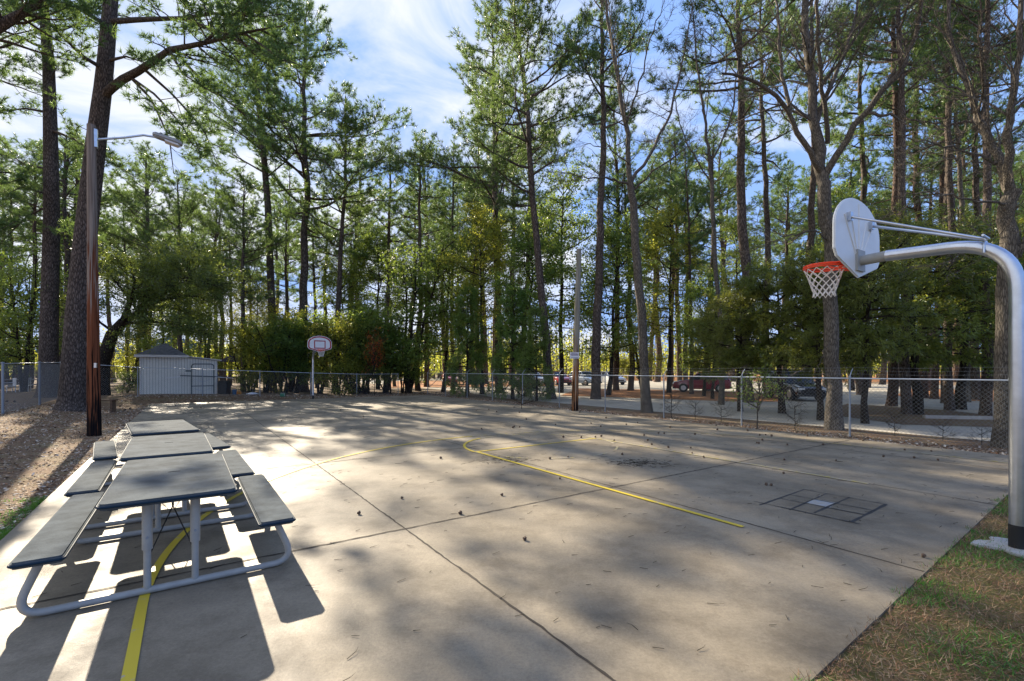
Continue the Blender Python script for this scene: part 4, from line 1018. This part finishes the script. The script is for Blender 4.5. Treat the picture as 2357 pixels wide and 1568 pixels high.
t = pine_tree(32, path=path, r0=.46, cs=.66, Lmax=6.2, npr=44, stubs=12, flare=.42)
LB = [([(234, 225, 0), (270, 190, -.3), (330, 158, -.8), (390, 115, -1.2), (470, 100, -1.8), (560, 75, -2.4), (650, 60, -3)], .20, .02),
      ([(245, 50, 0), (330, 45, -.5), (420, 42, -1), (520, 80, -2), (600, 120, -3)], .12, .02), ([(300, 178, -.5), (360, 220, -1), (420, 290, -2), (440, 330, -2)], .06, .01),
      ([(250, 140, 0), (290, 130, -.5), (350, 150, -1)], .07, .01), ([(240, 160, 0), (190, 130, -1), (120, 60, -3), (60, 20, -4)], .09, .01), ([(250, 60, 0), (180, 20, -2), (60, -20, -5)], .10, .01),
      ([(390, 115, -1.2), (420, 170, -2.2), (500, 220, -3.0)], .06, .01), ([(470, 100, -1.8), (540, 30, -2.5), (640, -30, -3.5)], .07, .01), ([(560, 75, -2.4), (640, 130, -3.4), (690, 150, -4)], .05, .01),
      ([(520, 85, -2), (560, 40, -2.2), (600, -10, -2.5)], .06, .01), ([(600, 68, -2.6), (640, 90, -2.2), (690, 110, -2)], .05, .01), ([(540, 80, -2.2), (580, 120, -2), (640, 170, -2)], .05, .01), ([(500, 90, -2), (540, 130, -1), (590, 190, -.5)], .05, .01), ([(420, 42, -1), (500, 30, -1), (590, 40, -1.2), (670, 30, -1.5)], .07, .01), ([(480, 60, -1.5), (520, 10, -1), (560, -50, -1)], .05, .01),
      ([(300, 178, -.5), (350, 230, -.5), (390, 320, -.8), (400, 400, -1)], .06, .01), ([(330, 158, -.8), (400, 220, 0), (470, 300, .5), (500, 380, .5)], .06, .01), ([(420, 140, -1.2), (480, 200, -.5), (560, 260, 0), (600, 330, .3)], .06, .01)]
for pts, ra, rb in LB:
    q = np.array(to_np(local(pts, 20, b2))); t.limb(np.array([sample(q, z)[0] for z in np.linspace(0, 1, 11)]), ra, rb, .35 if ra < .15 else .45)
custom('pine_tree', t, b2, 'huge leaning pine with a long limb reaching right over the light pole', 'pine tree', 'bark', 'pine', 'bigpineB')
b5 = GD(627, 39)
path = to_np(local([(627, 905, 0), (627, 745, 0), (617, 480, 0), (604, 320, 0), (592, 200, 0), (580, 90, 0), (576, 20, 0)], 39, b5)); path[0] = np.zeros(3)
t = pine_tree(35, path=path, r0=.32, cs=.44, Lmax=5.4, npr=36, stubs=10)
for pts in ([(612, 400, 0), (560, 370, -.5), (490, 330, -1), (420, 320, -1.5)], [(606, 330, 0), (550, 290, 1), (480, 230, 1.5), (410, 190, 2)], [(600, 270, 0), (540, 210, -1), (470, 160, -2), (420, 140, -2.5)],
            [(596, 220, 0), (540, 150, .5), (480, 90, 1), (440, 60, 1)], [(590, 170, 0), (640, 110, 0), (690, 80, 0)], [(585, 130, 0), (540, 70, 0), (500, 20, -1)], [(614, 440, 0), (570, 430, 1), (510, 390, 2), (450, 380, 2.5)],
            [(608, 350, 0), (570, 320, -2), (520, 280, -4), (470, 250, -5)], [(618, 500, 0), (560, 480, 0), (500, 450, 0)], [(612, 410, 0), (660, 370, 0), (700, 330, -1)], [(598, 250, 0), (560, 200, 2.5), (510, 140, 4)]):
    q = np.array(to_np(local(pts, 39, b5))); t.limb(np.array([sample(q, z)[0] for z in np.linspace(0, 1, 9)]), .075, .012, .2)
custom('pine_tree', t, b5, 'dark tall pine with wide limbs reaching left, first left of the far hoop', 'pine tree', 'bark', 'pine', 'bigpineD')
# off-frame pine whose limb crosses the top left corner
b3 = GD(-330, 15.0)
path = to_np(local([(-330, 980, 0), (-320, 500, 0), (-300, 0, 0), (-300, -500, 0), (-290, -1000, 0)], 15, b3)); path[0] = np.zeros(3)
t = pine_tree(33, path=path, r0=.42, cs=.55, Lmax=5.5, npr=34, stubs=6)
q = np.array(to_np(local([(-300, 180, 0), (-150, 150, 0), (0, 60, 0), (60, 25, 0), (130, -40, 0)], 15, b3))); t.limb(np.array([sample(q, z)[0] for z in np.linspace(0, 1, 9)]), .24, .08, .35)
custom('pine_tree', t, b3, 'pine outside the left edge whose thick limb crosses the top left corner', 'pine tree', 'bark', 'pine', 'bigpineC')

# --- bare gum trees on the right
def gum(seed, D, limbs, base_px, label, name='gum_tree', wood='barkg', dens=1.0, key=None):
    b_ = GD(base_px, D); t = Tree(seed, 'bare', .95, dens * .65)
    for j, (pts, ra, rb, st) in enumerate(limbs):
        q = np.array(to_np(local(pts, D, b_)))
        if j == 0: q[0] = [0, 0, -.1]
        q = np.array([sample(q, z)[0] for z in np.linspace(0, 1, 15)]) + np.concatenate([[[0, 0, 0]], t.r.normal(size=(14, 3)) * .03])
        if st is None:
            rad = np.linspace(ra, rb, 15); rad[0] *= 1.35; rad[1] *= 1.08; t.wood.tube(q, rad, 12)
        else:
            t.limb(q, ra, rb, st)
            L = np.linalg.norm(np.diff(q, axis=0), axis=1).sum()
            for z in range(int(L * .9)):
                f = t.r.uniform(max(st, .2), .98); p, tt = sample(q, f); t.limb(walk(p, side(tt, .8, t.r, .5), t.r.uniform(1.0, 2.4), 7, .15, .05, t.r), (ra + (rb - ra) * f) * .45, .006, .2)
    return custom(name, t, b_, label, 'gum tree', wood, 'gum', key)
gum(51, 14.7, [
    ([(1920, 985, 0), (1917, 800, 0), (1912, 600, 0), (1898, 440, 0), (1893, 400, 0)], .21, .17, None),
    ([(1895, 420, 0), (1878, 290, .3), (1862, 150, .5), (1850, -40, .8), (1840, -250, 1)], .16, .07, .25),
    ([(1895, 410, 0), (1930, 350, -.3), (1990, 260, -.8), (2060, 180, -1.2), (2100, 110, -1.4), (2120, 20, -1.5), (2160, -120, -2)], .11, .03, .3),
    ([(1893, 400, 0), (1850, 330, -.4), (1818, 270, -.6), (1780, 210, -1), (1720, 180, -1.3), (1660, 172, -1.8)], .10, .03, .3),
    ([(1878, 290, .3), (1915, 190, .6), (1950, 110, 1), (1975, 10, 1.2), (1995, -150, 1.4)], .08, .02, .2),
    ([(1818, 270, -.6), (1800, 160, -.5), (1790, 40, -.3), (1780, -120, 0)], .06, .02, .2),
    ([(1905, 330, .2), (1890, 180, -.6), (1880, 0, -1.5), (1900, -160, -2)], .07, .02, .2),
    ([(1912, 560, 0), (1870, 530, -.5), (1800, 545, -1.2), (1740, 520, -1.7)], .035, .008, .3),
    ([(1920, 770, 0), (1905, 800, -.2), (1885, 840, -.4), (1880, 870, -.4)], .016, .004, .5),
    ([(1990, 260, -.8), (2080, 270, -1.5), (2180, 290, -2)], .05, .01, .3)], 1920, 'big grey gum tree forking into wide bare limbs behind the near backboard', key='gumA')
gum(52, 20.6, [
    ([(1491, 945, 0), (1480, 800, 0), (1466, 600, 0), (1458, 480, 0), (1450, 420, 0)], .21, .15, None),
    ([(1451, 430, 0), (1441, 290, .2), (1420, 170, .4), (1400, 60, .5), (1390, -60, .6)], .12, .04, .2),
    ([(1455, 440, 0), (1500, 400, -.5), (1560, 355, -1), (1600, 320, -1.5)], .05, .015, .3),
    ([(1453, 420, 0), (1500, 350, .5), (1545, 260, .8), (1575, 130, 1), (1600, -20, 1)], .08, .02, .3),
    ([(1450, 425, 0), (1410, 412, -.3), (1350, 408, -.8), (1290, 395, -1.5)], .055, .012, .4),
    ([(1441, 290, .2), (1470, 200, -.4), (1500, 80, -1), (1530, 0, -1)], .05, .015, .2),
    ([(1450, 380, 0), (1400, 340, -.6), (1340, 330, -1)], .045, .01, .2)], 1490, 'pale leaning gum tree growing just behind the fence, right of the sign pole', key='gumB')
gum(53, 11.3, [
    ([(2312, 1035, 0), (2312, 800, 0), (2316, 620, 0), (2326, 480, 0), (2330, 440, 0)], .20, .15, None),
    ([(2330, 450, 0), (2300, 370, .2), (2255, 290, .4), (2215, 190, .6), (2190, 60, .8), (2170, -120, 1)], .11, .03, .2),
    ([(2330, 450, 0), (2320, 360, -.2), (2325, 260, -.4), (2345, 150, -.5), (2357, 20, -.6), (2370, -200, -.7)], .10, .04, .25),
    ([(2300, 375, .2), (2230, 350, -.3), (2150, 330, -.8), (2080, 320, -1)], .04, .01, .3),
    ([(2320, 560, 0), (2340, 590, -.1), (2370, 540, -.2), (2420, 430, -.3)], .11, .06, .3),
    ([(2326, 470, 0), (2240, 460, -.5), (2130, 440, -1.0), (2060, 455, -1.2)], .035, .008, .3),
    ([(2318, 620, 0), (2250, 560, -.4), (2200, 590, -.6), (2170, 610, -.9)], .018, .005, .3),
    ([(2255, 290, .4), (2270, 180, .3), (2250, 40, .1), (2260, -100, 0)], .05, .015, .2)], 2312, 'gum tree with bare twisting limbs at the far right behind the hoop pole', key='gumC')
gum(54, 27, [
    ([(2225, 905, 0), (2222, 700, 0), (2215, 500, 0), (2205, 300, 0)], .16, .10, None),
    ([(2205, 320, 0), (2195, 150, 0), (2185, 0, 0), (2180, -150, 0)], .10, .03, .1), ([(2205, 330, 0), (2250, 220, 0), (2290, 60, 0)], .06, .02, .1), ([(2208, 380, 0), (2150, 280, 0), (2110, 160, 0)], .06, .02, .1)],
    2225, 'slender bare tree behind the right-hand island, mostly hidden by pines', key='gumD')
gum(55, 25, [
    ([(1660, 905, 0), (1655, 700, 0), (1640, 480, 0), (1632, 360, 0)], .13, .08, None),
    ([(1632, 370, 0), (1620, 240, 0), (1600, 120, 0), (1590, -40, 0)], .08, .02, .1), ([(1634, 390, 0), (1680, 280, 0), (1700, 150, 0), (1690, 20, 0)], .06, .02, .1), ([(1636, 420, 0), (1580, 330, 0), (1550, 220, 0)], .05, .02, .1)],
    1660, 'bare slim tree with upright twigs between pale gum and purple-barked pine', key='gumE')

# --- live oak behind the left fence
b4 = GD(236, 28.5); t = Tree(61, 'leaf', 1.3, 1.1)
def q_(pts, D, b_, n=10): return np.array([sample(np.array(to_np(local(pts, D, b_))), z)[0] for z in np.linspace(0, 1, n)])
tr_ = q_([(232, 912, 0), (237, 830, 0), (258, 770, 0), (285, 740, 0)], 28.5, b4); tr_[0] = [0, 0, -.1]; t.wood.tube(tr_, np.linspace(.42, .27, 10), 12)
for pts, ra in (([(283, 745, 0), (320, 715, 0), (370, 690, 0), (430, 680, .5), (500, 690, 1)], .16), ([(275, 752, 0), (300, 690, .5), (320, 630, 1), (370, 590, 2)], .14), ([(262, 765, 0), (220, 735, -.5), (150, 720, -1)], .10),
               ([(283, 745, 0), (300, 700, -2), (310, 650, -3), (300, 600, -3.5)], .12), ([(283, 745, 0), (350, 740, -1), (420, 750, -2), (480, 770, -2)], .10), ([(320, 715, 0), (380, 650, 1), (440, 610, 1.5), (480, 600, 2)], .10),
               ([(300, 690, .5), (260, 640, .5), (230, 600, 1)], .09), ([(330, 700, 0), (400, 710, 3), (460, 730, 4)], .08), ([(350, 690, 0), (400, 640, -2), (440, 640, -3), (500, 660, -3)], .09)):
    l_ = q_(pts, 28.5, b4); t.limb(l_, ra, .02, .2)
    L = np.linalg.norm(np.diff(l_, axis=0), axis=1).sum()
    for z in range(int(L * 1.5)):
        p, tt = sample(l_, t.r.uniform(.2, .98)); t.limb(walk(p, side(tt, .9, t.r, .5), t.r.uniform(1.2, 2.2), 6, .15, .02, t.r), .03, .007, .15)
custom('live_oak', t, b4, 'dark spreading live oak with a leaning trunk left of the shed', 'oak tree', 'barkd', 'oakleaf', 'oak', leafL=.12, nl=12, spread=.18)

# --- understorey
variant('laurel0', leaf_tree(70, 9, .13, .22, 2.4, 34), leafL=.15, nl=9, spread=.2)
variant('laurel1', leaf_tree(71, 12, .15, .30, 2.6, 40), leafL=.15, nl=9, spread=.2)
variant('laurel2', leaf_tree(72, 7, .10, .15, 2.0, 30, nst=3), leafL=.14, nl=9, spread=.2)
variant('holly0', leaf_tree(73, 4.4, .05, .22, 1.3, 34, nst=7, el0=.35), leafL=.13, nl=10, spread=.17)
variant('holly1', leaf_tree(74, 4.0, .05, .12, 1.5, 36, nst=5, el0=.3), leafL=.13, nl=10, spread=.17)
variant('bush0', leaf_tree(75, 1.3, .03, .05, .7, 16, nst=4, el0=.3), leafL=.08, nl=12, spread=.12)
variant('cedar0', leaf_tree(76, 7.6, .17, .33, 3.0, 40, kind='cedar', prof='round', el0=-.1), blades=8, bl=.2, bw=.045)
variant('cedar1', leaf_tree(77, 6.2, .12, .08, 2.1, 52, kind='cedar', prof='cone', el0=.0), blades=9, bl=.2, bw=.045)
variant('sapling', leaf_tree(78, 1.5, .022, .35, .55, 12, nst=1, el0=.5), leafL=.07, nl=5, spread=.1)
variant('twiggy', leaf_tree(79, 1.3, .018, .2, .6, 7, kind='bare'), leafL=.07)
def under(key, px, D, topY, label, fol='leafd', name='evergreen_tree', cat='tree', group=None, wx=1.0, wood='barkd'):
    h0 = {'laurel0': 9.6, 'laurel1': 12.6, 'laurel2': 7, 'holly0': 4.5, 'holly1': 4.2, 'bush0': 1.4, 'cedar0': 8.4, 'cedar1': 6.8, 'sapling': 1.7, 'twiggy': 1.4}[key]
    b_ = GD(px, D); Ht = H + (HY - topY) * D / F - b_.z; s = Ht / h0
    return plant_tree(name, key, b_, label, cat, group, (s * wx, s * wx, s), random.Random(int(px)).random() * 6.28, wood=wood, fol=fol)
for a in [
 ('laurel1', 1110, 36, 480, 'broad pale-leaved evergreen tree right of the far fence corner', 'leafy'), ('laurel0', 1210, 33, 520, 'dense dark evergreen tree behind the fence left of the sign pole', 'leafd'),
 ('laurel1', 1290, 38, 400, 'tall bushy evergreen directly behind the sign pole top', 'leafd'), ('laurel0', 1020, 40, 560, 'evergreen tree above the far fence corner', 'leafd'),
 ('laurel0', 1400, 34, 500, 'mid green evergreen between sign pole and pale gum tree', 'leafd'), ('laurel1', 1540, 38, 470, 'yellow-green tree right of the pale leaning gum tree', 'leafy'),
 ('laurel0', 1620, 33, 640, 'low bright evergreen above the dark red car', 'leafd'), ('laurel2', 1480, 42, 700, 'small yellow-lit tree behind the pale gum trunk', 'leafy'),
 ('laurel2', 940, 38, 560, 'mottled dark evergreen right of the far hoop shrubs', 'leafd'), ('laurel1', 870, 46, 520, 'tall leafy tree behind the far hoop shrubs', 'leafd'),
 ('laurel0', 800, 44, 600, 'leafy tree rising just right of the far backboard', 'leafd'), ('laurel0', 590, 46, 640, 'leafy tree above the play tower', 'leafy'),
 ('laurel0', 470, 42, 640, 'leafy tree right behind the shed roof', 'leafd'), ('laurel0', 380, 44, 600, 'leafy tree behind the shed roof peak', 'leafd'),
 ('laurel2', 60, 33, 600, 'dark-leaved tree left of the big straight pine', 'leafd'), ('laurel2', 28, 42, 690, 'yellow-green small tree with forked trunk at the left edge', 'leafy'),
 ('laurel2', 170, 45, 720, 'yellow-green tree seen between the two big pines', 'leafy'), ('laurel2', -40, 36, 560, 'dark tree at the left edge beyond the fence', 'leafd'),
 ('laurel2', 300, 45, 740, 'yellow-green tree seen under the live oak crown', 'leafy'),
 ('laurel1', 1700, 40, 520, 'leafy tree left of the purple-barked pine', 'leafd'), ('laurel0', 2240, 33, 560, 'green tree behind the bend of the hoop pole', 'leafd'), ('laurel0', 2340, 26, 540, 'green tree at the right edge behind the hoop pole', 'leafd'),
 ('laurel0', 2430, 17, 520, 'green tree outside the right edge', 'leafd'), ('laurel1', 1960, 42, 430, 'leafy tree behind the cedars', 'leafd'),
 ]: under(*a)
for i, (px, D, ty, wx) in enumerate([(1640, 30, 690, .8), (1704, 21, 630, .85), (1800, 20, 590, 1.05), (1889, 17.2, 560, .85), (1991, 16.2, 470, .72), (2110, 19.5, 470, 1.1), (2210, 22, 490, 1.1), (1180, 30, 640, .8), (1235, 28, 690, .7), (1075, 33, 640, .7)]):
    lb = ['dark cedar between the dark red car and the purple-barked pine', 'cedar with low dark sprays right of the dark red car', 'broad dark cedar over the black off-road car', 'black-trunked cedar touching the forked gum tree on its left',
          'black-trunked cedar just right of the forked gum tree behind the fence', 'olive cedar under the hoop arm', 'olive cedar under the bend of the hoop pole', 'dark feathery cedar left of the sign pole', 'small dark cedar at the fence close left of the sign pole', 'dark cedar by the far right fence corner'][i]
    under('cedar0' if px > 1590 else 'cedar1', px, D, ty, lb, 'cedar' if px > 1500 else 'leafd', 'cedar_tree', 'cedar', None, wx)
hl = [(575, 36.5, 742, 0), (610, 35.5, 752, 1), (650, 35.5, 735, 0), (688, 36.5, 748, 1), (735, 36.8, 728, 0), (775, 35.5, 745, 1), (812, 36.5, 722, 0), (850, 36.5, 740, 1), (890, 37.2, 752, 0), (930, 38, 765, 1), (668, 38.5, 715, 0), (830, 39, 705, 0)]
hlab = ['leftmost tall shrub beside the play tower', 'yellow-lit shrub second from the play tower', 'tall shrub left of the far hoop with bare reddish stems', 'shrub directly behind the far hoop pole', 'dark tall shrub right behind the far backboard', 'shrub just right of the far backboard with yellow lower leaves',
        'tallest dark shrub right of the far hoop', 'dark shrub with an orange-leaved neighbour right of the far hoop', 'dark shrub near the right end of the shrub row', 'last shrub at the right end of the shrub row', 'higher shrub in the second row left of the far hoop', 'higher shrub in the second row right of the far hoop']
for (px, D, ty, k), lb in zip(hl, hlab): under(f'holly{k}', px, D, ty, lb, 'leafy' if px in (575, 610, 668, 775) else 'leafd', 'tall_shrub', 'shrub')
under('sapling', 862, 34.0, 785, 'orange-leaved shrub among the dark shrubs right of the far hoop', 'orange', 'orange_shrub', 'shrub', None, .45)
under('bush0', 292, 31.5, 862, 'round dark bush at the left side of the shed', 'leafd', 'round_bush', 'bush', None, 1.0)
for (px, D, ty, lb) in ((790, 34.6, 850, 'low yellow-green bush at the foot of the shrubs right of the far hoop'), (625, 35, 862, 'low yellow-green bush at the foot of the shrubs left of the far hoop'), (560, 36, 870, 'low yellow-green bush beside the play tower')):
    under('bush0', px, D, ty, lb, 'leafy', 'low_bush', 'bush')
under('sapling', 1743, 14.8, 868, 'small evergreen sapling with pale stem just inside the right fence', 'leafd', 'sapling', 'sapling', wood='barkg')
for px, D, ty, lb in ((1200, 22, 890, 'leafless twiggy sapling by the fence left of the sign pole'), (1545, 18.2, 905, 'thin bare sapling at the fence beside the pale gum tree'), (1600, 17.5, 925, 'bare twig bush at the fence below the dark red car'), (1660, 17, 925, 'bare twig bush at the fence left of the small sapling'),
                      (1830, 14.6, 930, 'bare twigs at the fence left of the forked gum tree'), (2060, 13.2, 955, 'bare twig bush right of the two black trunks'), (2170, 12.3, 975, 'twig bush at the fence near the right end'), (2260, 11.6, 985, 'twig bush at the foot of the rightmost fence post')):
    under('twiggy', px, D, ty, lb, 'gum', 'bare_bush', 'bush', wood='barkd')

# distant woodland that reads as one mass, far beyond the driveways
def woodland():
    r_ = np.random.default_rng(5); g = Geo(); A, B = [], []
    n = 900; a = r_.uniform(-.92, .95, n); d = r_.uniform(84, 125, n)
    hh = r_.uniform(3, 10, n) * np.where(a < -.6, .75, 1)
    pts = []; sz = []
    for i in range(n):
        c = np.array([math.tan(a[i]) * d[i], d[i], 0]); k = 60
        p = r_.normal(size=(k, 3)) * [1.3, 1.3, hh[i] * .26] + [0, 0, hh[i] * .62]; pts.append(c + p); sz.append(np.full(k, .65))
        A.append(c); B.append(c + [r_.normal() * .4, 0, hh[i] * 1.1])
    p = np.concatenate(pts); p = p[p[:, 2] > .1]; g.leaves(p, .6, r_); o = link('distant_woodland', g.mesh('distant_woodland'), M['leafy']); tag(o, 'hazy yellow-green line of far trees beyond the driveways', 'woodland', kind='stuff')
    g2 = Geo(); g2.prisms(A, B, .13, .05, 5); o = link('distant_trunks', g2.mesh('distant_trunks'), M['bark']); tag(o, 'thin far trunks at the back of the woodland', 'woodland', kind='stuff')
woodland()

# ------------------------------------------------------------------ ground cover
def scatter(name, n, fn, size, m, label, cat, flat=.85, asp=.5, seed=1):
    r_ = np.random.default_rng(seed); p = fn(r_, n); g = Geo(); g.leaves(p, r_.uniform(.5, 1.3, len(p)) * size, r_, asp, flat)
    o = link(name, g.mesh(name), m); return tag(o, label, cat, kind='stuff')
def uvz(u, v, dz=.012): x = u * U[0] + v * V[0]; y = u * U[1] + v * V[1]; z = np.array([terr(a, b_) for a, b_ in zip(x, y)]); return np.stack([x, y, z + dz], 1)
scatter('leaf_litter', 48000, lambda r_, n: uvz(3 + 27 * r_.random(n) ** 1.5, -1.64 - 8 * r_.random(n) ** 1.2), .065, M['litter'], 'brown and tan leaf litter on the shaded ground left of the court', 'leaf litter', seed=2)
scatter('leaf_litter', 16000, lambda r_, n: uvz(-2 + 34 * r_.random(n) ** 1.3, 14.32 + np.abs(r_.normal(size=n)) * .55), .07, M['litter'], 'rust coloured leaf litter along the foot of the right fence', 'leaf litter', seed=4)
scatter('leaf_litter', 9000, lambda r_, n: uvz(31.52 + 5 * r_.random(n), -3 + 20 * r_.random(n)), .09, M['litter'], 'pine straw litter between the court and the shrubs at the far end', 'leaf litter', seed=5)
scatter('leaf_litter', 5000, lambda r_, n: uvz(1.36 - np.abs(r_.normal(size=n)) * 1.5, 3 + 12 * r_.random(n)), .03, M['litter'], 'small dead leaves lying in the grass at the right', 'leaf litter', seed=6)
def grassfield(name, n, m, thr, label, L, wd, flat, seed):
    r_ = np.random.default_rng(seed); v = 1.0 + 11.5 * r_.random(n) ** 1.2; u = EDGE(v) + .01 + .03 * np.sin(v * 7) + .03 * np.sin(v * 17 + 2) - 4.6 * r_.random(n) ** 1.3
    nz_ = np.sin(u * 3.1 + v * 1.7) + np.sin(u * 1.3 - v * 2.9 + 1) + np.sin(u * 6.3 + v * 5.1) * .7 + r_.normal(size=n) * .35
    k = nz_ > thr; u, v = u[k], v[k]
    near = (u * U[1] + v * V[1]) > 1.6; u, v = u[near], v[near]
    p = uvz(u, v, 0); p[:, 2] = -.015; d = r_.normal(size=(len(p), 3)) * [1, 1, .25] + [0, 0, flat]; g = Geo(); g.blades(p, d, r_.uniform(.5, 1.3, len(p)) * L, wd, r_)
    g.v[0][:, 2] = np.maximum(g.v[0][:, 2], -.012)
    o = link(name, g.mesh(name), m); tag(o, label, 'grass', kind='stuff')
grassfield('dry_grass', 120000, M['drygrass'], -9, 'matted straw coloured dry grass at the lower right corner', .07, .006, .35, 7)
grassfield('green_grass', 90000, M['grass'], -.05, 'patches of short green grass in the dry turf at the lower right', .055, .007, .9, 8)
def fringe(r_, n):
    u = 4 + 5.5 * r_.random(n); v = -1.64 - np.abs(r_.normal(size=n)) * .22 * (1 + .8 * np.sin(u * 4)); return uvz(u, v, 0)
r_ = np.random.default_rng(9); p = fringe(r_, 3800); g = Geo(); g.blades(p, r_.normal(size=(len(p), 3)) * [1, 1, .3] + [0, 0, 1.0], r_.uniform(.5, 1.3, len(p)) * .07, .008, r_)
tag(link('grass_fringe', g.mesh('grass_fringe'), M['grass']), 'green grass fringe along the left edge of the court', 'grass', kind='stuff')
# needles and twigs blown onto the concrete
r_ = np.random.default_rng(12); n = 1200; u = 1.5 + 28 * r_.random(n) ** 1.2; v = CV0 + .1 + (CV1 - CV0 - .2) * r_.random(n)
A = uvz(u, v, 0); A[:, 2] = .006; th_ = r_.normal(size=n) * .6 + .4; L = r_.uniform(.03, .09, n) * (1 + (A[:, 1] > 9) * .6)
B = A + np.stack([np.cos(th_) * L, np.sin(th_) * L, r_.uniform(0, .008, n)], 1); C2 = B + np.stack([np.cos(th_ + .5) * L, np.sin(th_ + .5) * L, np.zeros(n)], 1) * .6
g = Geo(); g.prisms(A, B, .0026, .002); k_ = r_.random(n) < .35; g.prisms(B[k_], C2[k_], .0012, .0008)
tag(link('fallen_twigs', g.mesh('fallen_twigs'), M['barkd']), 'pine needles and thin twigs scattered over the concrete court', 'twigs', kind='stuff')
m_ = 240; cu = r_.random(m_) * .8 - .4; th_ = r_.random(m_) * 6.28; ctr = np.where(r_.random(m_)[:, None] < .6, [P(1465, 1066)[:2]], [P(1160, 1060)[:2]]) + r_.normal(size=(m_, 2)) * [.28, .2]
A = np.concatenate([ctr, np.full((m_, 1), .006)], 1); B = A + np.stack([np.cos(th_), np.sin(th_), np.zeros(m_)], 1) * .12
g = Geo(); g.prisms(A, B, .003, .002); tag(link('needle_clump', g.mesh('needle_clump'), M['barkd']), 'thin drifts of dark needles on the court by the free throw line', 'twigs', kind='stuff')
# gum balls on the court: one icosphere with spikes, copied
bmg = bmesh.new(); bmesh.ops.create_icosphere(bmg, subdivisions=2, radius=.015)
for vv in bmg.verts:
    if (vv.index % 2) == 0: vv.co *= 1.35
gme = bpy.data.meshes.new('gum_ball'); bmg.to_mesh(gme); bmg.free(); gme.materials.append(M['gum'])
pos = []
for x, y in ((85, 980), (195, 972), (265, 992), (132, 1143), (408, 1133), (420, 1122), (468, 1128), (465, 998), (527, 1058), (418, 950), (785, 1105), (853, 1217), (1013, 1220), (1100, 1095), (1188, 1210), (1185, 1122), (1138, 1217), (1232, 1047), (1000, 995), (1410, 1105), (1510, 1088), (1303, 1248), (1567, 1200), (1600, 1244), (1635, 1282), (1695, 1182), (1745, 1185), (1783, 1308), (1797, 1130), (1980, 1313), (1992, 1357), (2018, 1193), (2095, 1395), (2205, 1112), (2215, 1150), (735, 1408), (895, 1395), (1375, 1370)):
    pos.append(((1400 + x / 2.946) * .7673, (900 + y / 2.946) * .7673))
for x, y in ((115, 1062), (213, 1100), (262, 1098), (310, 1107), (235, 1140), (190, 1161), (206, 1166), (600, 1107), (1050, 1143), (727, 1178), (437, 1180), (413, 1300), (833, 1306), (1217, 1275), (1390, 1220), (1605, 1230), (1465, 1285), (1660, 1303), (408, 1411)):
    pos.append(((2200 + x / 2.703) * .7673, (900 + y / 2.703) * .7673))
for x, y in ((711, 297), (298, 578), (1020, 484), (1313, 401), (810, 577), (1135, 709), (515, 500), (1262, 300), (205, 52), (320, 88)):
    pos.append(((900 + x / 1.6836) * .7673, (1200 + y / 1.6836) * .7673))
for x, y in ((922, 118), (1058, 132), (950, 98), (1480, 200)): pos.append(((x / 1.754) * .7673, (1150 + y / 1.754) * .7673))
pos += [(c7(208, 330)), (c7(240, 332)), (c7(1202, 785))]
for i, (x, y) in enumerate(pos):
    o = bpy.data.objects.new('gum_ball', gme); COL.objects.link(o); p = P(x, y); s = 1.0 + .5 * ((i * 37) % 10) / 10; s *= 1.25 if p.y > 12 else 1
    o.scale = (s,) * 3; o.location = (p.x, p.y, .015 * s + .002); o.rotation_euler = (i, i * 2, i * 3)
    tag(o, 'small dark brown spiky gum ball lying on the concrete court', 'gum ball', 'gum balls scattered on the court')
# loose cones on the straw by the bench
for i, (x, y) in enumerate(((1060, 942), (1103, 973), (1150, 960), (1235, 1000), (60, 960), (128, 960))):
    px, py = (x / 2.946) * .7673, (900 + y / 2.946) * .7673; D = F * (H + .0) / (py - HY)
    o = bpy.data.objects.new('pine_cone', gme); COL.objects.link(o); p = GD(px, D); o.location = (p.x, p.y, p.z + .05); o.scale = (2.6, 2.6, 3.4); o.rotation_euler = (1.3, i, 0)
    tag(o, 'brown pine cone lying on the leaf litter left of the court', 'pine cone', 'pine cones beside the court')
